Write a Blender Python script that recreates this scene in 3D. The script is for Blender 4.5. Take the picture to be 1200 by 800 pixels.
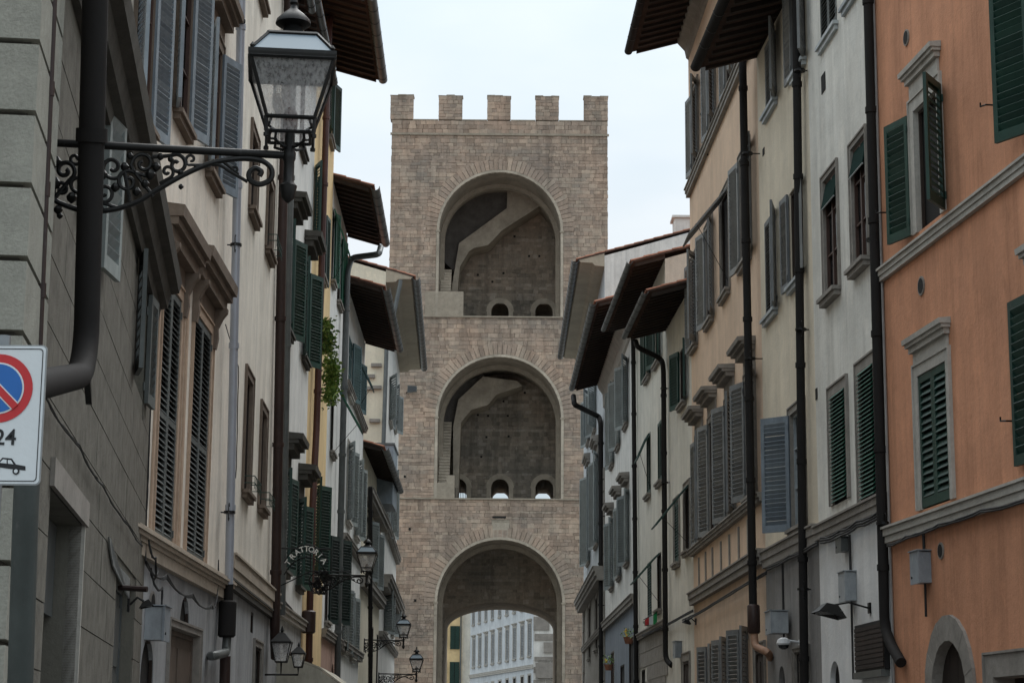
import bpy, math, random
from mathutils import Vector, Matrix
random.seed(7)
R = math.radians
# ------------------------------------------------------------------ camera, sky, sun, exposure
scene = bpy.context.scene
for o in list(bpy.data.objects): bpy.data.objects.remove(o)
F = 2333.333; PITCH = math.atan(470 / F); ROLL = .0076; EYE = 1.6
_f = (0, math.cos(PITCH), math.sin(PITCH)); _u = (0, -math.sin(PITCH), math.cos(PITCH))
_R = (math.cos(ROLL), math.sin(ROLL) * _u[1], math.sin(ROLL) * _u[2])
_U = (-math.sin(ROLL), math.cos(ROLL) * _u[1], math.cos(ROLL) * _u[2])
cd = bpy.data.cameras.new('camera'); cam = bpy.data.objects.new('camera', cd)
scene.collection.objects.link(cam); scene.camera = cam
cd.sensor_width = 36; cd.lens = 36 * F / 1200; cd.clip_start = .1; cd.clip_end = 5000
cam.matrix_world = Matrix(((_R[0], _U[0], -_f[0], 0), (_R[1], _U[1], -_f[1], 0), (_R[2], _U[2], -_f[2], EYE), (0, 0, 0, 1)))
SUN_E, SUN_A = R(62), R(15)          # high and soft, from beyond the tower
world = bpy.data.worlds.new('World'); scene.world = world; world.use_nodes = True
wn = world.node_tree; wn.nodes.clear()
wo = wn.nodes.new('ShaderNodeOutputWorld'); wb = wn.nodes.new('ShaderNodeBackground'); wb.inputs[1].default_value = .1
sky = wn.nodes.new('ShaderNodeTexSky'); sky.sky_type = 'NISHITA'; sky.sun_disc = False
sky.sun_elevation = SUN_E; sky.sun_rotation = SUN_A
tc = wn.nodes.new('ShaderNodeTexCoord'); mp = wn.nodes.new('ShaderNodeMapping'); mp.inputs['Scale'].default_value = (1, 1, 2.6)
nz = wn.nodes.new('ShaderNodeTexNoise'); nz.inputs['Scale'].default_value = 2.6; nz.inputs['Detail'].default_value = 5; nz.inputs['Roughness'].default_value = .5
rp = wn.nodes.new('ShaderNodeValToRGB')
rp.color_ramp.elements[0].position = .34; rp.color_ramp.elements[0].color = (3.3, 3.9, 4.25, 1)
rp.color_ramp.elements[1].position = .62; rp.color_ramp.elements[1].color = (4.5, 4.75, 4.88, 1)
mx = wn.nodes.new('ShaderNodeMixRGB'); mx.inputs[0].default_value = .93
wn.links.new(tc.outputs['Generated'], mp.inputs[0]); wn.links.new(mp.outputs[0], nz.inputs['Vector'])
wn.links.new(nz.outputs[0], rp.inputs[0]); wn.links.new(sky.outputs[0], mx.inputs[1]); wn.links.new(rp.outputs[0], mx.inputs[2])
# standard overcast sky: luminance grows smoothly towards the zenith as (1 + 2 sin elevation)
sx = wn.nodes.new('ShaderNodeSeparateXYZ'); wn.links.new(tc.outputs['Generated'], sx.inputs[0])
mr = wn.nodes.new('ShaderNodeMapRange'); mr.inputs[1].default_value = 0; mr.inputs[2].default_value = 1; mr.inputs[3].default_value = .65; mr.inputs[4].default_value = 1.95
wn.links.new(sx.outputs[2], mr.inputs[0])
ml = wn.nodes.new('ShaderNodeVectorMath'); ml.operation = 'SCALE'; wn.links.new(mx.outputs[0], ml.inputs[0]); wn.links.new(mr.outputs[0], ml.inputs['Scale'])
wn.links.new(ml.outputs[0], wb.inputs[0]); wn.links.new(wb.outputs[0], wo.inputs[0])
sd = bpy.data.lights.new('sun', 'SUN'); sd.energy = 1.4; sd.angle = R(60); sd.color = (1, .97, .93)
sun = bpy.data.objects.new('sun', sd); scene.collection.objects.link(sun)
sun.rotation_euler = (R(90) - SUN_E, 0, -SUN_A + math.pi)
vs = scene.view_settings; vs.view_transform = 'Standard'; vs.look = 'None'; vs.exposure = 1.03; vs.gamma = 1
scene.render.resolution_x = 1024; scene.render.resolution_y = 682

# ------------------------------------------------------------------ projection helpers (photograph 1200x800)
def ray(px, py):
    a = (px - 600) / F; b = (400 - py) / F
    return [_f[i] + a * _R[i] + b * _U[i] for i in range(3)]
def proj(p):
    d = (p[0], p[1], p[2] - EYE)
    c = sum(d[i] * _f[i] for i in range(3))
    return 600 + F * sum(d[i] * _R[i] for i in range(3)) / c, 400 - F * sum(d[i] * _U[i] for i in range(3)) / c
def vpdir(vx):
    d = ray(vx, 870 + ROLL * (vx - 600)); n = math.hypot(d[0], d[1]); return d[0] / n, d[1] / n
def hit(P0, d, px, py):
    r = ray(px, py); det = -d[0] * r[1] + r[0] * d[1]
    t = (P0[0] * r[1] - r[0] * P0[1]) / det
    return P0[0] + t * d[0], P0[1] + t * d[1]
def at(px, py, Y):
    r = ray(px, py); return Vector((r[0] / r[1] * Y, Y, EYE + r[2] / r[1] * Y))

# ------------------------------------------------------------------ materials
MATS = {}
def nd(nt, t, **k):
    n = nt.nodes.new('ShaderNode' + t)
    for a, v in k.items(): setattr(n, a, v)
    return n
def base(name, rough=.85, metal=0, spec=.3):
    m = bpy.data.materials.new(name); m.use_nodes = True; nt = m.node_tree
    b = nt.nodes['Principled BSDF']; b.inputs['Roughness'].default_value = rough; b.inputs['Metallic'].default_value = metal
    b.inputs['Specular IOR Level'].default_value = spec; MATS[name] = m
    return m, nt, b
def noise(nt, scale, detail=4, stretch=None, rough=.6):
    t = nd(nt, 'TexCoord'); n = nd(nt, 'TexNoise'); n.inputs['Scale'].default_value = scale
    n.inputs['Detail'].default_value = detail; n.inputs['Roughness'].default_value = rough
    if stretch:
        mp_ = nd(nt, 'Mapping'); mp_.inputs['Scale'].default_value = stretch
        nt.links.new(t.outputs['Object'], mp_.inputs[0]); nt.links.new(mp_.outputs[0], n.inputs['Vector'])
    else: nt.links.new(t.outputs['Object'], n.inputs['Vector'])
    return n.outputs[0]
def ramp(nt, src, stops):
    r = nd(nt, 'ValToRGB'); e = r.color_ramp.elements
    while len(e) < len(stops): e.new(.5)
    for q, (p, c) in zip(e, stops): q.position = p; q.color = (*c, 1)
    nt.links.new(src, r.inputs[0]); return r.outputs[0]
def mixc(nt, f, a, b, mode='MIX'):
    n = nd(nt, 'MixRGB', blend_type=mode)
    for i, v in ((0, f), (1, a), (2, b)):
        if isinstance(v, (int, float)): n.inputs[i].default_value = v
        elif isinstance(v, tuple): n.inputs[i].default_value = (*v, 1)
        else: nt.links.new(v, n.inputs[i])
    return n.outputs[0]
def bump(nt, b, src, dist=.01, st=.5):
    n = nd(nt, 'Bump'); n.inputs['Distance'].default_value = dist; n.inputs['Strength'].default_value = st
    nt.links.new(src, n.inputs['Height']); nt.links.new(n.outputs[0], b.inputs['Normal'])
def sc(c, k): return tuple(min(1, v * k) for v in c)
def stucco(name, c, stain=.62, amt=.5, streak=.35, rough=.93):
    m, nt, b = base(name, rough, spec=.15)
    a = ramp(nt, noise(nt, .45, 6), [(.3, sc(c, .84)), (.55, c), (.75, sc(c, 1.1))])
    g = ramp(nt, noise(nt, 1, 6, (1.9, 1.9, .16), .65), [(.42, (1, 1, 1)), (.72, (stain, stain * .98, stain * .95))])
    a = mixc(nt, streak, a, g, 'MULTIPLY')
    p = ramp(nt, noise(nt, 2.3, 8, None, .7), [(.5, (1, 1, 1)), (.72, (stain + .12,) * 3)])
    a = mixc(nt, amt, a, p, 'MULTIPLY')
    f = ramp(nt, noise(nt, 22, 3), [(.3, (.9, .9, .9)), (.7, (1.05, 1.05, 1.05))])
    a = mixc(nt, .6, a, f, 'MULTIPLY')
    q = ramp(nt, noise(nt, 1.1, 9, (1, 1, .7), .62), [(.47, (1, 1, 1)), (.5, (.93, .94, .95)), (.6, (.93, .93, .93)), (.62, (1.04, 1.03, 1.02))])
    a = mixc(nt, .8, a, q, 'MULTIPLY')
    d = ramp(nt, noise(nt, 1, 7, (7, 7, .22), .7), [(.5, (1, 1, 1)), (.68, (stain * 1.05,) * 3)])
    a = mixc(nt, streak * .9, a, d, 'MULTIPLY')
    nt.links.new(a, b.inputs['Base Color']); bump(nt, b, noise(nt, 9, 6, None, .7), .02, .5)
    return m
def stone(name, c, var=.2, bs=.02, sc_=14, rough=.9):
    m, nt, b = base(name, rough, spec=.2)
    a = ramp(nt, noise(nt, sc_ * .18, 6), [(.3, sc(c, 1 - var)), (.7, sc(c, 1 + var))])
    f = ramp(nt, noise(nt, sc_, 6, None, .75), [(.3, (.75, .75, .75)), (.7, (1.08, 1.08, 1.08))])
    g = ramp(nt, noise(nt, 1, 5, (4, 4, .5)), [(.45, (1, 1, 1)), (.75, (.68, .67, .65))])
    a = mixc(nt, .7, a, f, 'MULTIPLY'); a = mixc(nt, .22, a, g, 'MULTIPLY')
    nt.links.new(a, b.inputs['Base Color']); bump(nt, b, noise(nt, sc_ * 1.5, 6, None, .75), bs, .6)
    return m
def paint(name, c, rough=.55, metal=0, spec=.35, wear=.3):
    m, nt, b = base(name, rough, metal, spec)
    a = ramp(nt, noise(nt, 3.5, 6, (1, 1, .6), .7), [(.3, sc(c, 1 - wear)), (.7, sc(c, 1 + wear * .5))])
    if wear > .2:
        oi = nd(nt, 'ObjectInfo'); a = mixc(nt, 1, a, ramp(nt, oi.outputs['Random'], [(0, (.78, .79, .8)), (1, (1.18, 1.15, 1.1))]), 'MULTIPLY')
        g_ = tuple(min(1, sum(c) / 3 * 1.5 + .03) for _ in c); w_ = ramp(nt, noise(nt, 11, 6, (1.5, 1.5, .5), .75), [(.6, (0, 0, 0)), (.72, (.55, .55, .55))])
        a = mixc(nt, w_, a, g_)
    nt.links.new(a, b.inputs['Base Color']); bump(nt, b, noise(nt, 30, 3), .003, .4)
    return m
def masonry(name, cols, fine=1.):
    m, nt, b = base(name, .92, spec=.15)
    at_ = nd(nt, 'Attribute', attribute_name='tone')
    a = ramp(nt, at_.outputs['Fac'], [(i / (len(cols) - 1), c) for i, c in enumerate(cols)])
    big = ramp(nt, noise(nt, .22, 7, None, .65), [(.33, (.72, .75, .78)), (.48, (1, .98, .96)), (.62, (1.16, 1.05, .98))])
    a = mixc(nt, .85, a, big, 'MULTIPLY')
    d = ramp(nt, noise(nt, 1, 7, (1.6, 1.6, .12), .7), [(.46, (1, 1, 1)), (.64, (.5, .5, .5))])
    a = mixc(nt, .6, a, d, 'MULTIPLY')
    e_ = ramp(nt, noise(nt, 1.7, 9, None, .75), [(.6, (0, 0, 0)), (.66, (.6, .6, .6))])
    a = mixc(nt, e_, a, tuple(min(1, v * 1.25 + .05) for v in cols[3 % len(cols)]))
    f = ramp(nt, noise(nt, 6 * fine, 7, None, .75), [(.28, (.66, .66, .66)), (.72, (1.12, 1.12, 1.12))])
    a = mixc(nt, .75, a, f, 'MULTIPLY')
    nt.links.new(a, b.inputs['Base Color']); bump(nt, b, noise(nt, 14 * fine, 6, None, .75), .03, .6)
    return m
stucco('orange', (.63, .31, .185), .55, .55, .5)
stucco('white_gray', (.74, .725, .67), .6, .5, .5)
stucco('cream', (.72, .64, .51), .7, .4, .35)
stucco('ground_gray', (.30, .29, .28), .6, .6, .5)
stucco('white_paint', (.8, .8, .79), .7, .4, .3)
stucco('peach', (.71, .53, .39), .7, .4, .35)
stucco('pale_cream', (.72, .69, .61), .65, .5, .4)
stucco('white_wall', (.76, .75, .71), .6, .55, .45)
stucco('bluish_white', (.55, .58, .60), .65, .5, .4)
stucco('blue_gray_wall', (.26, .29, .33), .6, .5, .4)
stucco('gray_plaster', (.155, .148, .125), .6, .5, .6)
stucco('left_pink', (.82, .76, .67), .62, .5, .45)
stucco('left_cream', (.82, .77, .68), .62, .5, .5)
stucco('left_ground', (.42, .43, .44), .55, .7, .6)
stucco('pale_white', (.78, .78, .75), .65, .5, .4)
stucco('yellow', (.80, .60, .33), .7, .4, .35)
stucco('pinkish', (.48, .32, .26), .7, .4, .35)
stucco('gable_cream', (.74, .68, .54), .7, .4, .3)
stucco('soffit', (.42, .37, .29), .7, .4, .2)
stone('ashlar', (.35, .345, .30), .12, .05, 30)
stone('panel_stone', (.165, .155, .132), .28, .03, 20)
stone('trim', (.27, .25, .225), .18, .01)
stone('trim_light', (.44, .42, .38), .14, .01)
stone('trim_brown', (.19, .15, .12), .18, .01)
stone('trim_beige', (.44, .38, .31), .14, .008); stone('trim_peach', (.46, .345, .26), .12, .006)
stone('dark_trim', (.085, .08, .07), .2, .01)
stone('rustic', (.30, .28, .25), .2, .04)
stone('tower_trim', (.33, .285, .225), .16, .02)
stone('tower_inside', (.29, .25, .20), .25, .05, 5)
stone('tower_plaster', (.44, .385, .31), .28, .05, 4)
stone('mortar', (.34, .30, .24), .15, .03, 20); stone('tower_shade', (.12, .11, .10), .2, .02)
masonry('tower_stone', [(0.306, 0.243, 0.194), (0.390, 0.307, 0.244), (0.358, 0.291, 0.238), (0.425, 0.331, 0.264), (0.492, 0.401, 0.318), (0.379, 0.318, 0.259), (0.333, 0.274, 0.226)])
masonry('tower_back', [(.25, .22, .18), (.31, .27, .22), (.37, .32, .26), (.44, .39, .33)])
paint('green', (.016, .052, .040), .5); paint('green_bright', (.02, .11, .07), .5); paint('green_dark', (.012, .028, .024), .5)
paint('gray_shutter', (.21, .22, .225), .6); paint('blue_shutter', (.225, .27, .315), .55); paint('bluegreen', (.10, .17, .18), .55)
paint('old_shutter', (.105, .118, .118), .65); paint('pale_shutter', (.24, .27, .27), .6); paint('light_frame', (.42, .46, .48), .5)
paint('brown_wood', (.06, .033, .026), .5); paint('door_wood', (.11, .085, .07), .6); paint('dark_wood', (.035, .024, .019), .8)
paint('iron', (.012, .012, .012), .45, .3); paint('pipe_dark', (.021, .0195, .019), .75, .0, .12, wear=.18); paint('blind_green', (.012, .03, .026), .95, 0, .05, wear=.1); paint('pipe_brown', (.042, .025, .022), .45, .1)
paint('pipe_red', (.085, .035, .028), .5, .1); paint('pipe_blue', (.40, .43, .49), .35, .3, wear=.12); paint('pipe_gray', (.11, .12, .12), .45, .2)
paint('zinc', (.12, .135, .14), .4, .4); paint('pipe_green', (.05, .06, .058), .6, .0); paint('terra_pipe', (.34, .19, .12), .6)
paint('box_gray', (.33, .36, .39), .5); paint('cable', (.02, .02, .021), .6); paint('cable_pale', (.3, .3, .3), .6)
paint('sign_white', (.62, .66, .68), .4, wear=.06); paint('sign_red', (.50, .03, .035), .4, wear=.1); paint('sign_blue', (.02, .13, .42), .4, wear=.1)
paint('sign_black', (.012, .013, .016), .4); paint('sign_metal', (.30, .32, .33), .4, .5); paint('white_letter', (.75, .75, .72), .5)
paint('awning_cloth', (.42, .40, .34), .9); paint('white_plastic', (.75, .76, .77), .35); paint('black', (.01, .01, .011), .6)
paint('flag_green', (.02, .3, .1), .7); paint('flag_red', (.5, .03, .04), .7); paint('flower', (.7, .45, .08), .7)
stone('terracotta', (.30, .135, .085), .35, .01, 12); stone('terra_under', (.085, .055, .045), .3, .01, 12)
stone('red_roof', (.42, .11, .085), .2, .01); stone('asphalt', (.055, .055, .055), .2, .01, 40); stone('paving', (.2, .19, .175), .2, .02, 8)
m, nt, b = base('glass', .12, 0, .6); b.inputs['Base Color'].default_value = (.022, .024, .026, 1)
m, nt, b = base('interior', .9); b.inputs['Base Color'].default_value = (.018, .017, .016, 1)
m, nt, b = base('leaf', .6)
nt.links.new(ramp(nt, nd(nt, 'Attribute', attribute_name='tone').outputs['Fac'], [(0, (.035, .08, .02)), (.6, (.14, .25, .06)), (1, (.30, .40, .13))]), b.inputs['Base Color'])
b.inputs['Subsurface Weight'].default_value = .1
m, nt, b = base('lamp_glass', .25, 0, .5)
b.inputs['Base Color'].default_value = (.92, .93, .94, 1)
tr = nd(nt, 'BsdfTransparent'); tl = nd(nt, 'BsdfTranslucent'); tl.inputs[0].default_value = (.95, .96, .97, 1)
m1 = nd(nt, 'MixShader'); m2 = nd(nt, 'MixShader'); m1.inputs[0].default_value = .55
nt.links.new(b.outputs[0], m1.inputs[1]); nt.links.new(tl.outputs[0], m1.inputs[2])
fr = ramp(nt, noise(nt, 50, 3, (1, 1, .6)), [(.34, (.2,) * 3), (.66, (.5,) * 3)])
nt.links.new(fr, m2.inputs[0]); nt.links.new(tr.outputs[0], m2.inputs[1]); nt.links.new(m1.outputs[0], m2.inputs[2])
bump(nt, b, noise(nt, 70, 3), .01, .8)
nt.links.new(m2.outputs[0], nt.nodes['Material Output'].inputs[0])
m, nt, b = base('roof_glass', .12, .0, 1.0); b.inputs['Base Color'].default_value = (.2, .25, .29, 1); b.inputs['Roughness'].default_value = .45; b.inputs['Specular IOR Level'].default_value = .35
def M(n): return MATS[n]

# ------------------------------------------------------------------ mesh building
COL = scene.collection
def link(name, data, parent=None, loc=(0, 0, 0), rz=0):
    o = bpy.data.objects.new(name, data); COL.objects.link(o)
    o.location = loc; o.rotation_euler = (0, 0, rz)
    if parent: o.parent = parent
    return o
def tag(o, label, cat, group=None, kind=None):
    if label: o['label'] = label
    if cat: o['category'] = cat
    if group: o['group'] = group
    if kind: o['kind'] = kind
    return o
class MB:
    def __init__(s): s.v = []; s.f = []; s.t = []
    def quad(s, *p, tone=.5):
        n = len(s.v); s.v += [tuple(q) for q in p]; s.f.append(tuple(range(n, n + len(p)))); s.t.append(tone)
    def box(s, a, b, c, d, e, f, tone=.5, j=0):
        x0, x1, y0, y1, z0, z1 = min(a, b), max(a, b), min(c, d), max(c, d), min(e, f), max(e, f)
        n = len(s.v)
        for z in (z0, z1):
            for x, y in ((x0, y0), (x1, y0), (x1, y1), (x0, y1)):
                s.v.append((x + random.uniform(-j, j), y, z + random.uniform(-j, j)))
        for q in ((0, 3, 2, 1), (4, 5, 6, 7), (0, 1, 5, 4), (1, 2, 6, 5), (2, 3, 7, 6), (3, 0, 4, 7)):
            s.f.append(tuple(n + i for i in q)); s.t.append(tone)
        return s
    def prism(s, pts, y0, y1, axis='y', tone=.5):     # pts in (x,z) extruded along y, or (y,z) along x
        n = len(s.v); k = len(pts)
        for y in (y0, y1):
            for p in pts: s.v.append((p[0], y, p[1]) if axis == 'y' else ((y, p[0], p[1]) if axis == 'x' else (p[0], p[1], y)))
        s.f.append(tuple(range(n, n + k))); s.f.append(tuple(range(n + 2 * k - 1, n + k - 1, -1))); s.t += [tone] * 2
        for i in range(k):
            j = (i + 1) % k; s.f.append((n + i, n + j, n + k + j, n + k + i)); s.t.append(tone)
        return s
    def tube(s, pts, r, seg=8, cap=True, tone=.5, flat=1):
        pts = [Vector(p) for p in pts]; n = len(s.v); k = len(pts)
        rr = r if isinstance(r, (list, tuple)) else [r] * k
        d0 = (pts[1] - pts[0]).normalized(); up = Vector((0, 0, 1)) if abs(d0.z) < .9 else Vector((0, 1, 0))
        a = d0.cross(up).normalized()
        for i, p in enumerate(pts):
            d = (pts[min(i + 1, k - 1)] - pts[max(i - 1, 0)]).normalized()
            a = (a - d * a.dot(d)).normalized(); c = d.cross(a)
            for q in range(seg):
                w = 2 * math.pi * q / seg
                s.v.append(tuple(p + a * (math.cos(w) * rr[i] * flat) + c * (math.sin(w) * rr[i])))
        for i in range(k - 1):
            for q in range(seg):
                r2 = (q + 1) % seg
                s.f.append((n + i * seg + q, n + i * seg + r2, n + (i + 1) * seg + r2, n + (i + 1) * seg + q)); s.t.append(tone)
        if cap:
            s.f.append(tuple(range(n + seg - 1, n - 1, -1))); s.f.append(tuple(range(n + (k - 1) * seg, n + k * seg))); s.t += [tone] * 2
        return s
    def lathe(s, prof, cx, cy, seg=16, tone=.5, rot=0):
        n = len(s.v); k = len(prof)
        for r, z in prof:
            for q in range(seg):
                w = 2 * math.pi * q / seg + rot; s.v.append((cx + r * math.cos(w), cy + r * math.sin(w), z))
        for i in range(k - 1):
            for q in range(seg):
                r2 = (q + 1) % seg
                s.f.append((n + i * seg + q, n + i * seg + r2, n + (i + 1) * seg + r2, n + (i + 1) * seg + q)); s.t.append(tone)
        s.f.append(tuple(range(n + seg - 1, n - 1, -1))); s.f.append(tuple(range(n + (k - 1) * seg, n + k * seg))); s.t += [tone] * 2
        return s
    def mesh(s, name, mat, smooth=False):
        me = bpy.data.meshes.new(name); me.from_pydata(s.v, [], s.f)
        me.materials.append(M(mat))
        at_ = me.attributes.new('tone', 'FLOAT', 'FACE'); at_.data.foreach_set('value', s.t)
        if smooth:
            me.polygons.foreach_set('use_smooth', [True] * len(me.polygons))
            try: me.set_sharp_from_angle(angle=R(40))
            except Exception: pass
        me.update(); return me
    def build(s, name, mat, parent=None, smooth=False, loc=(0, 0, 0), rz=0, kind=None):
        o = link(name, s.mesh(name, mat, smooth), parent, loc, rz)
        if kind: o['kind'] = kind
        return o
def arc(cx, cz, rx, rz, n, a0=0, a1=math.pi):
    return [(cx + rx * math.cos(a0 + (a1 - a0) * i / n), cz + rz * math.sin(a0 + (a1 - a0) * i / n)) for i in range(n + 1)]
def arch_block(mb, x0, x1, z0, z1, cx, rx, zs, y0, y1, rz=None, n=28, tone=.5):
    """slab y0..y1 with an arched opening; everything real geometry"""
    rz = rz or rx; A = arc(cx, zs, rx, rz, n)
    for y, fl in ((y0, 0), (y1, 1)):
        for xa, xb in ((x0, cx - rx), (cx + rx, x1)):
            p = [(xa, y, z0), (xb, y, z0), (xb, y, z1), (xa, y, z1)]
            mb.quad(*(p[::-1] if fl else p), tone=tone)
        for i in range(n):
            (xa, za), (xb, zb) = A[i + 1], A[i]
            p = [(xa, y, za), (xb, y, zb), (xb, y, z1), (xa, y, z1)]
            mb.quad(*(p[::-1] if fl else p), tone=tone)
    for i in range(n):
        (xa, za), (xb, zb) = A[i], A[i + 1]
        mb.quad((xa, y0, za), (xb, y0, zb), (xb, y1, zb), (xa, y1, za), tone=tone)
    for s_ in (-1, 1):
        x = cx + s_ * rx; mb.quad((x, y0, z0), (x, y1, z0), (x, y1, zs), (x, y0, zs), tone=tone)
    for x in (x0, x1): mb.quad((x, y0, z0), (x, y1, z0), (x, y1, z1), (x, y0, z1), tone=tone)
    mb.quad((x0, y0, z1), (x1, y0, z1), (x1, y1, z1), (x0, y1, z1), tone=tone)

# ------------------------------------------------------------------ a facade and its building
class Fac:
    """x runs along the wall, y points out of the wall into the street, z up"""
    def __init__(s, A, B, side, name=None, label=None, cat='building'):
        s.A, s.B, s.side = A, B, side
        s.d = ((B[0] - A[0]), (B[1] - A[1])); s.L = math.hypot(*s.d); s.d = (s.d[0] / s.L, s.d[1] / s.L)
        s.n = (-s.d[1], s.d[0]); s.rz = math.atan2(s.d[1], s.d[0]); s.slat_n = 0
        s.ops = []; s.root = None
        if name: s.root = tag(link(name, None, None, (A[0], A[1], 0), s.rz), label, cat)
    def pt(s, u, o, z): return (s.A[0] + u * s.d[0] + o * s.n[0], s.A[1] + u * s.d[1] + o * s.n[1], z)
    def uz(s, px, py, out=0):
        P0 = (s.A[0] + out * s.n[0], s.A[1] + out * s.n[1]); r = ray(px, py)
        q = hit(P0, s.d, px, py); u = (q[0] - P0[0]) * s.d[0] + (q[1] - P0[1]) * s.d[1]
        k = math.hypot(q[0], q[1]) / math.hypot(r[0], r[1]); return u, EYE + k * r[2]
    def zat(s, u, py, out=0):
        a, b_ = -2., 60.
        for _ in range(40):
            c = (a + b_) / 2
            if proj(s.pt(u, out, c))[1] > py: a = c
            else: b_ = c
        return (a + b_) / 2
    @property
    def far(s): return s.L if s.side == 'R' else 0.
    @property
    def fd(s): return 1 if s.side == 'R' else -1      # direction of 'far' along u
    def P(s, x, y, out=0): u, z = s.uz(x, y, out); return (u, out, z)

def wall(f, H, mat, depth=9, bands=(), name='wall', z0=0, ext=0):
    """front wall with its openings cut out and reveals, plus side and back walls; bands = [(mat, z_low, z_high)] parts of other paint"""
    us = sorted({0., f.L} | {max(0, min(f.L, v)) for o in f.ops for v in o[:2]})
    zz = sorted({z0, H} | {max(z0, min(H, v)) for o in f.ops for v in o[2:4]} | {z for b_ in bands for z in b_[1:] if z0 < z < H})
    sets = {}
    for i in range(len(us) - 1):
        for j in range(len(zz) - 1):
            a, b_, c, d = us[i], us[i + 1], zz[j], zz[j + 1]; cu, cz = (a + b_) / 2, (c + d) / 2
            if any(o[0] < cu < o[1] and o[2] < cz < o[3] for o in f.ops): continue
            mt = mat
            for bm, zl, zh in bands:
                if zl < cz < zh: mt = bm
            mb = sets.setdefault(mt, MB()); mb.quad((a, 0, c), (b_, 0, c), (b_, 0, d), (a, 0, d))
    for o in f.ops:
        u0, u1, a, b_, rv = o[:5]; cz = (a + b_) / 2; mt = mat
        for bm, zl, zh in bands:
            if zl < cz < zh: mt = bm
        mb = sets.setdefault(mt, MB())
        mb.quad((u0, 0, a), (u0, 0, b_), (u0, -rv, b_), (u0, -rv, a)); mb.quad((u1, 0, a), (u1, -rv, a), (u1, -rv, b_), (u1, 0, b_))
        mb.quad((u0, 0, b_), (u1, 0, b_), (u1, -rv, b_), (u0, -rv, b_)); mb.quad((u0, 0, a), (u0, -rv, a), (u1, -rv, a), (u1, 0, a))
    mb = sets.setdefault(mat, MB())
    mb.quad((0, 0, z0), (0, -depth, z0), (0, -depth, H), (0, 0, H)); mb.quad((f.L, 0, z0), (f.L, -depth, z0), (f.L, -depth, H), (f.L, 0, H))
    mb.quad((0, -depth, z0), (f.L, -depth, z0), (f.L, -depth, H), (0, -depth, H))
    mb.quad((0, 0, H), (f.L, 0, H), (f.L, -depth, H), (0, -depth, H))
    for u in (0, f.L):   # gable triangle
        mb.quad((u, 0, H), (u, -depth / 2, H + .3 * depth / 2), (u, -depth, H))
    for i, (mt, q) in enumerate(sets.items()): q.build(name if mt == mat else 'ground_floor_wall', mt, f.root)

SLAT = {}
def slat_mesh(w, mat, hgt, s):
    k = (round(w, 2), mat, round(hgt, 3), s)
    if k not in SLAT:
        t = hgt * .44
        pts = [(-.028 * s, t - .004), (-.02 * s, t + .004), (.03 * s, -t + .006), (.022 * s, -t - .002)]
        SLAT[k] = MB().prism([pts[0], pts[3], pts[2], pts[1]], 0, w, 'x').mesh('slat', mat)
    return SLAT[k]
def leaf(f, uh, z0, z1, w, s, phi, mat, pitch=.055, slats=True, out=.04, indiv=True, mid=False, tilt=0, label=None):
    """one louvred shutter leaf hinged at uh; s = direction of the leaf along u when closed, phi = opening angle in degrees"""
    p = R(phi); rz = math.atan2(math.sin(p), s * math.cos(p)); h = z1 - z0; st = min(.075, w * .17); T = .024
    mb = MB(); mb.box(0, st, -T, T, 0, h); mb.box(w - st, w, -T, T, 0, h)
    rails = [(0, .13), (h - .1, h)] + ([(h * .47, h * .47 + .08)] if mid and h > 1.3 else [])
    for a, b_ in rails: mb.box(st, w - st, -T + .001, T - .001, a, b_)
    for zz in (.2, h - .2): mb.tube([(.0, T + .01, zz - .05), (.0, T + .01, zz + .05)], .014, 6)
    o = mb.build('shutter', mat, f.root, loc=(uh, out, z0), rz=rz)
    if label: o['label'] = label
    if tilt: o.rotation_euler = (tilt * s, 0, rz)
    if slats:
        rr = sorted(rails); fillm = MB(); zs = []
        for (a0, a1), (b0, b1) in zip(rr[:-1], rr[1:]):
            n = max(1, int((b0 - a1) / pitch)); g = (b0 - a1) / n
            zs += [(a1 + g * (i + .5), g) for i in range(n)]
        for zc, g in zs:
            me = slat_mesh(w - 2 * st, mat, pitch, s)
            if indiv and f.slat_n < 290:
                c = link('slat', me, o, (st, 0, zc + random.uniform(-.003, .003))); c.rotation_euler = (random.gauss(0, .05), random.gauss(0, .006), 0); f.slat_n += 1
            else:
                n = len(fillm.v); fillm.v += [(v.co.x + st, v.co.y, v.co.z + zc) for v in me.vertices]
                for q in me.polygons: fillm.f.append(tuple(n + i for i in q.vertices)); fillm.t.append(.5)
        if fillm.v: fillm.build('slats', mat, o, kind='stuff')
    return o

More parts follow.
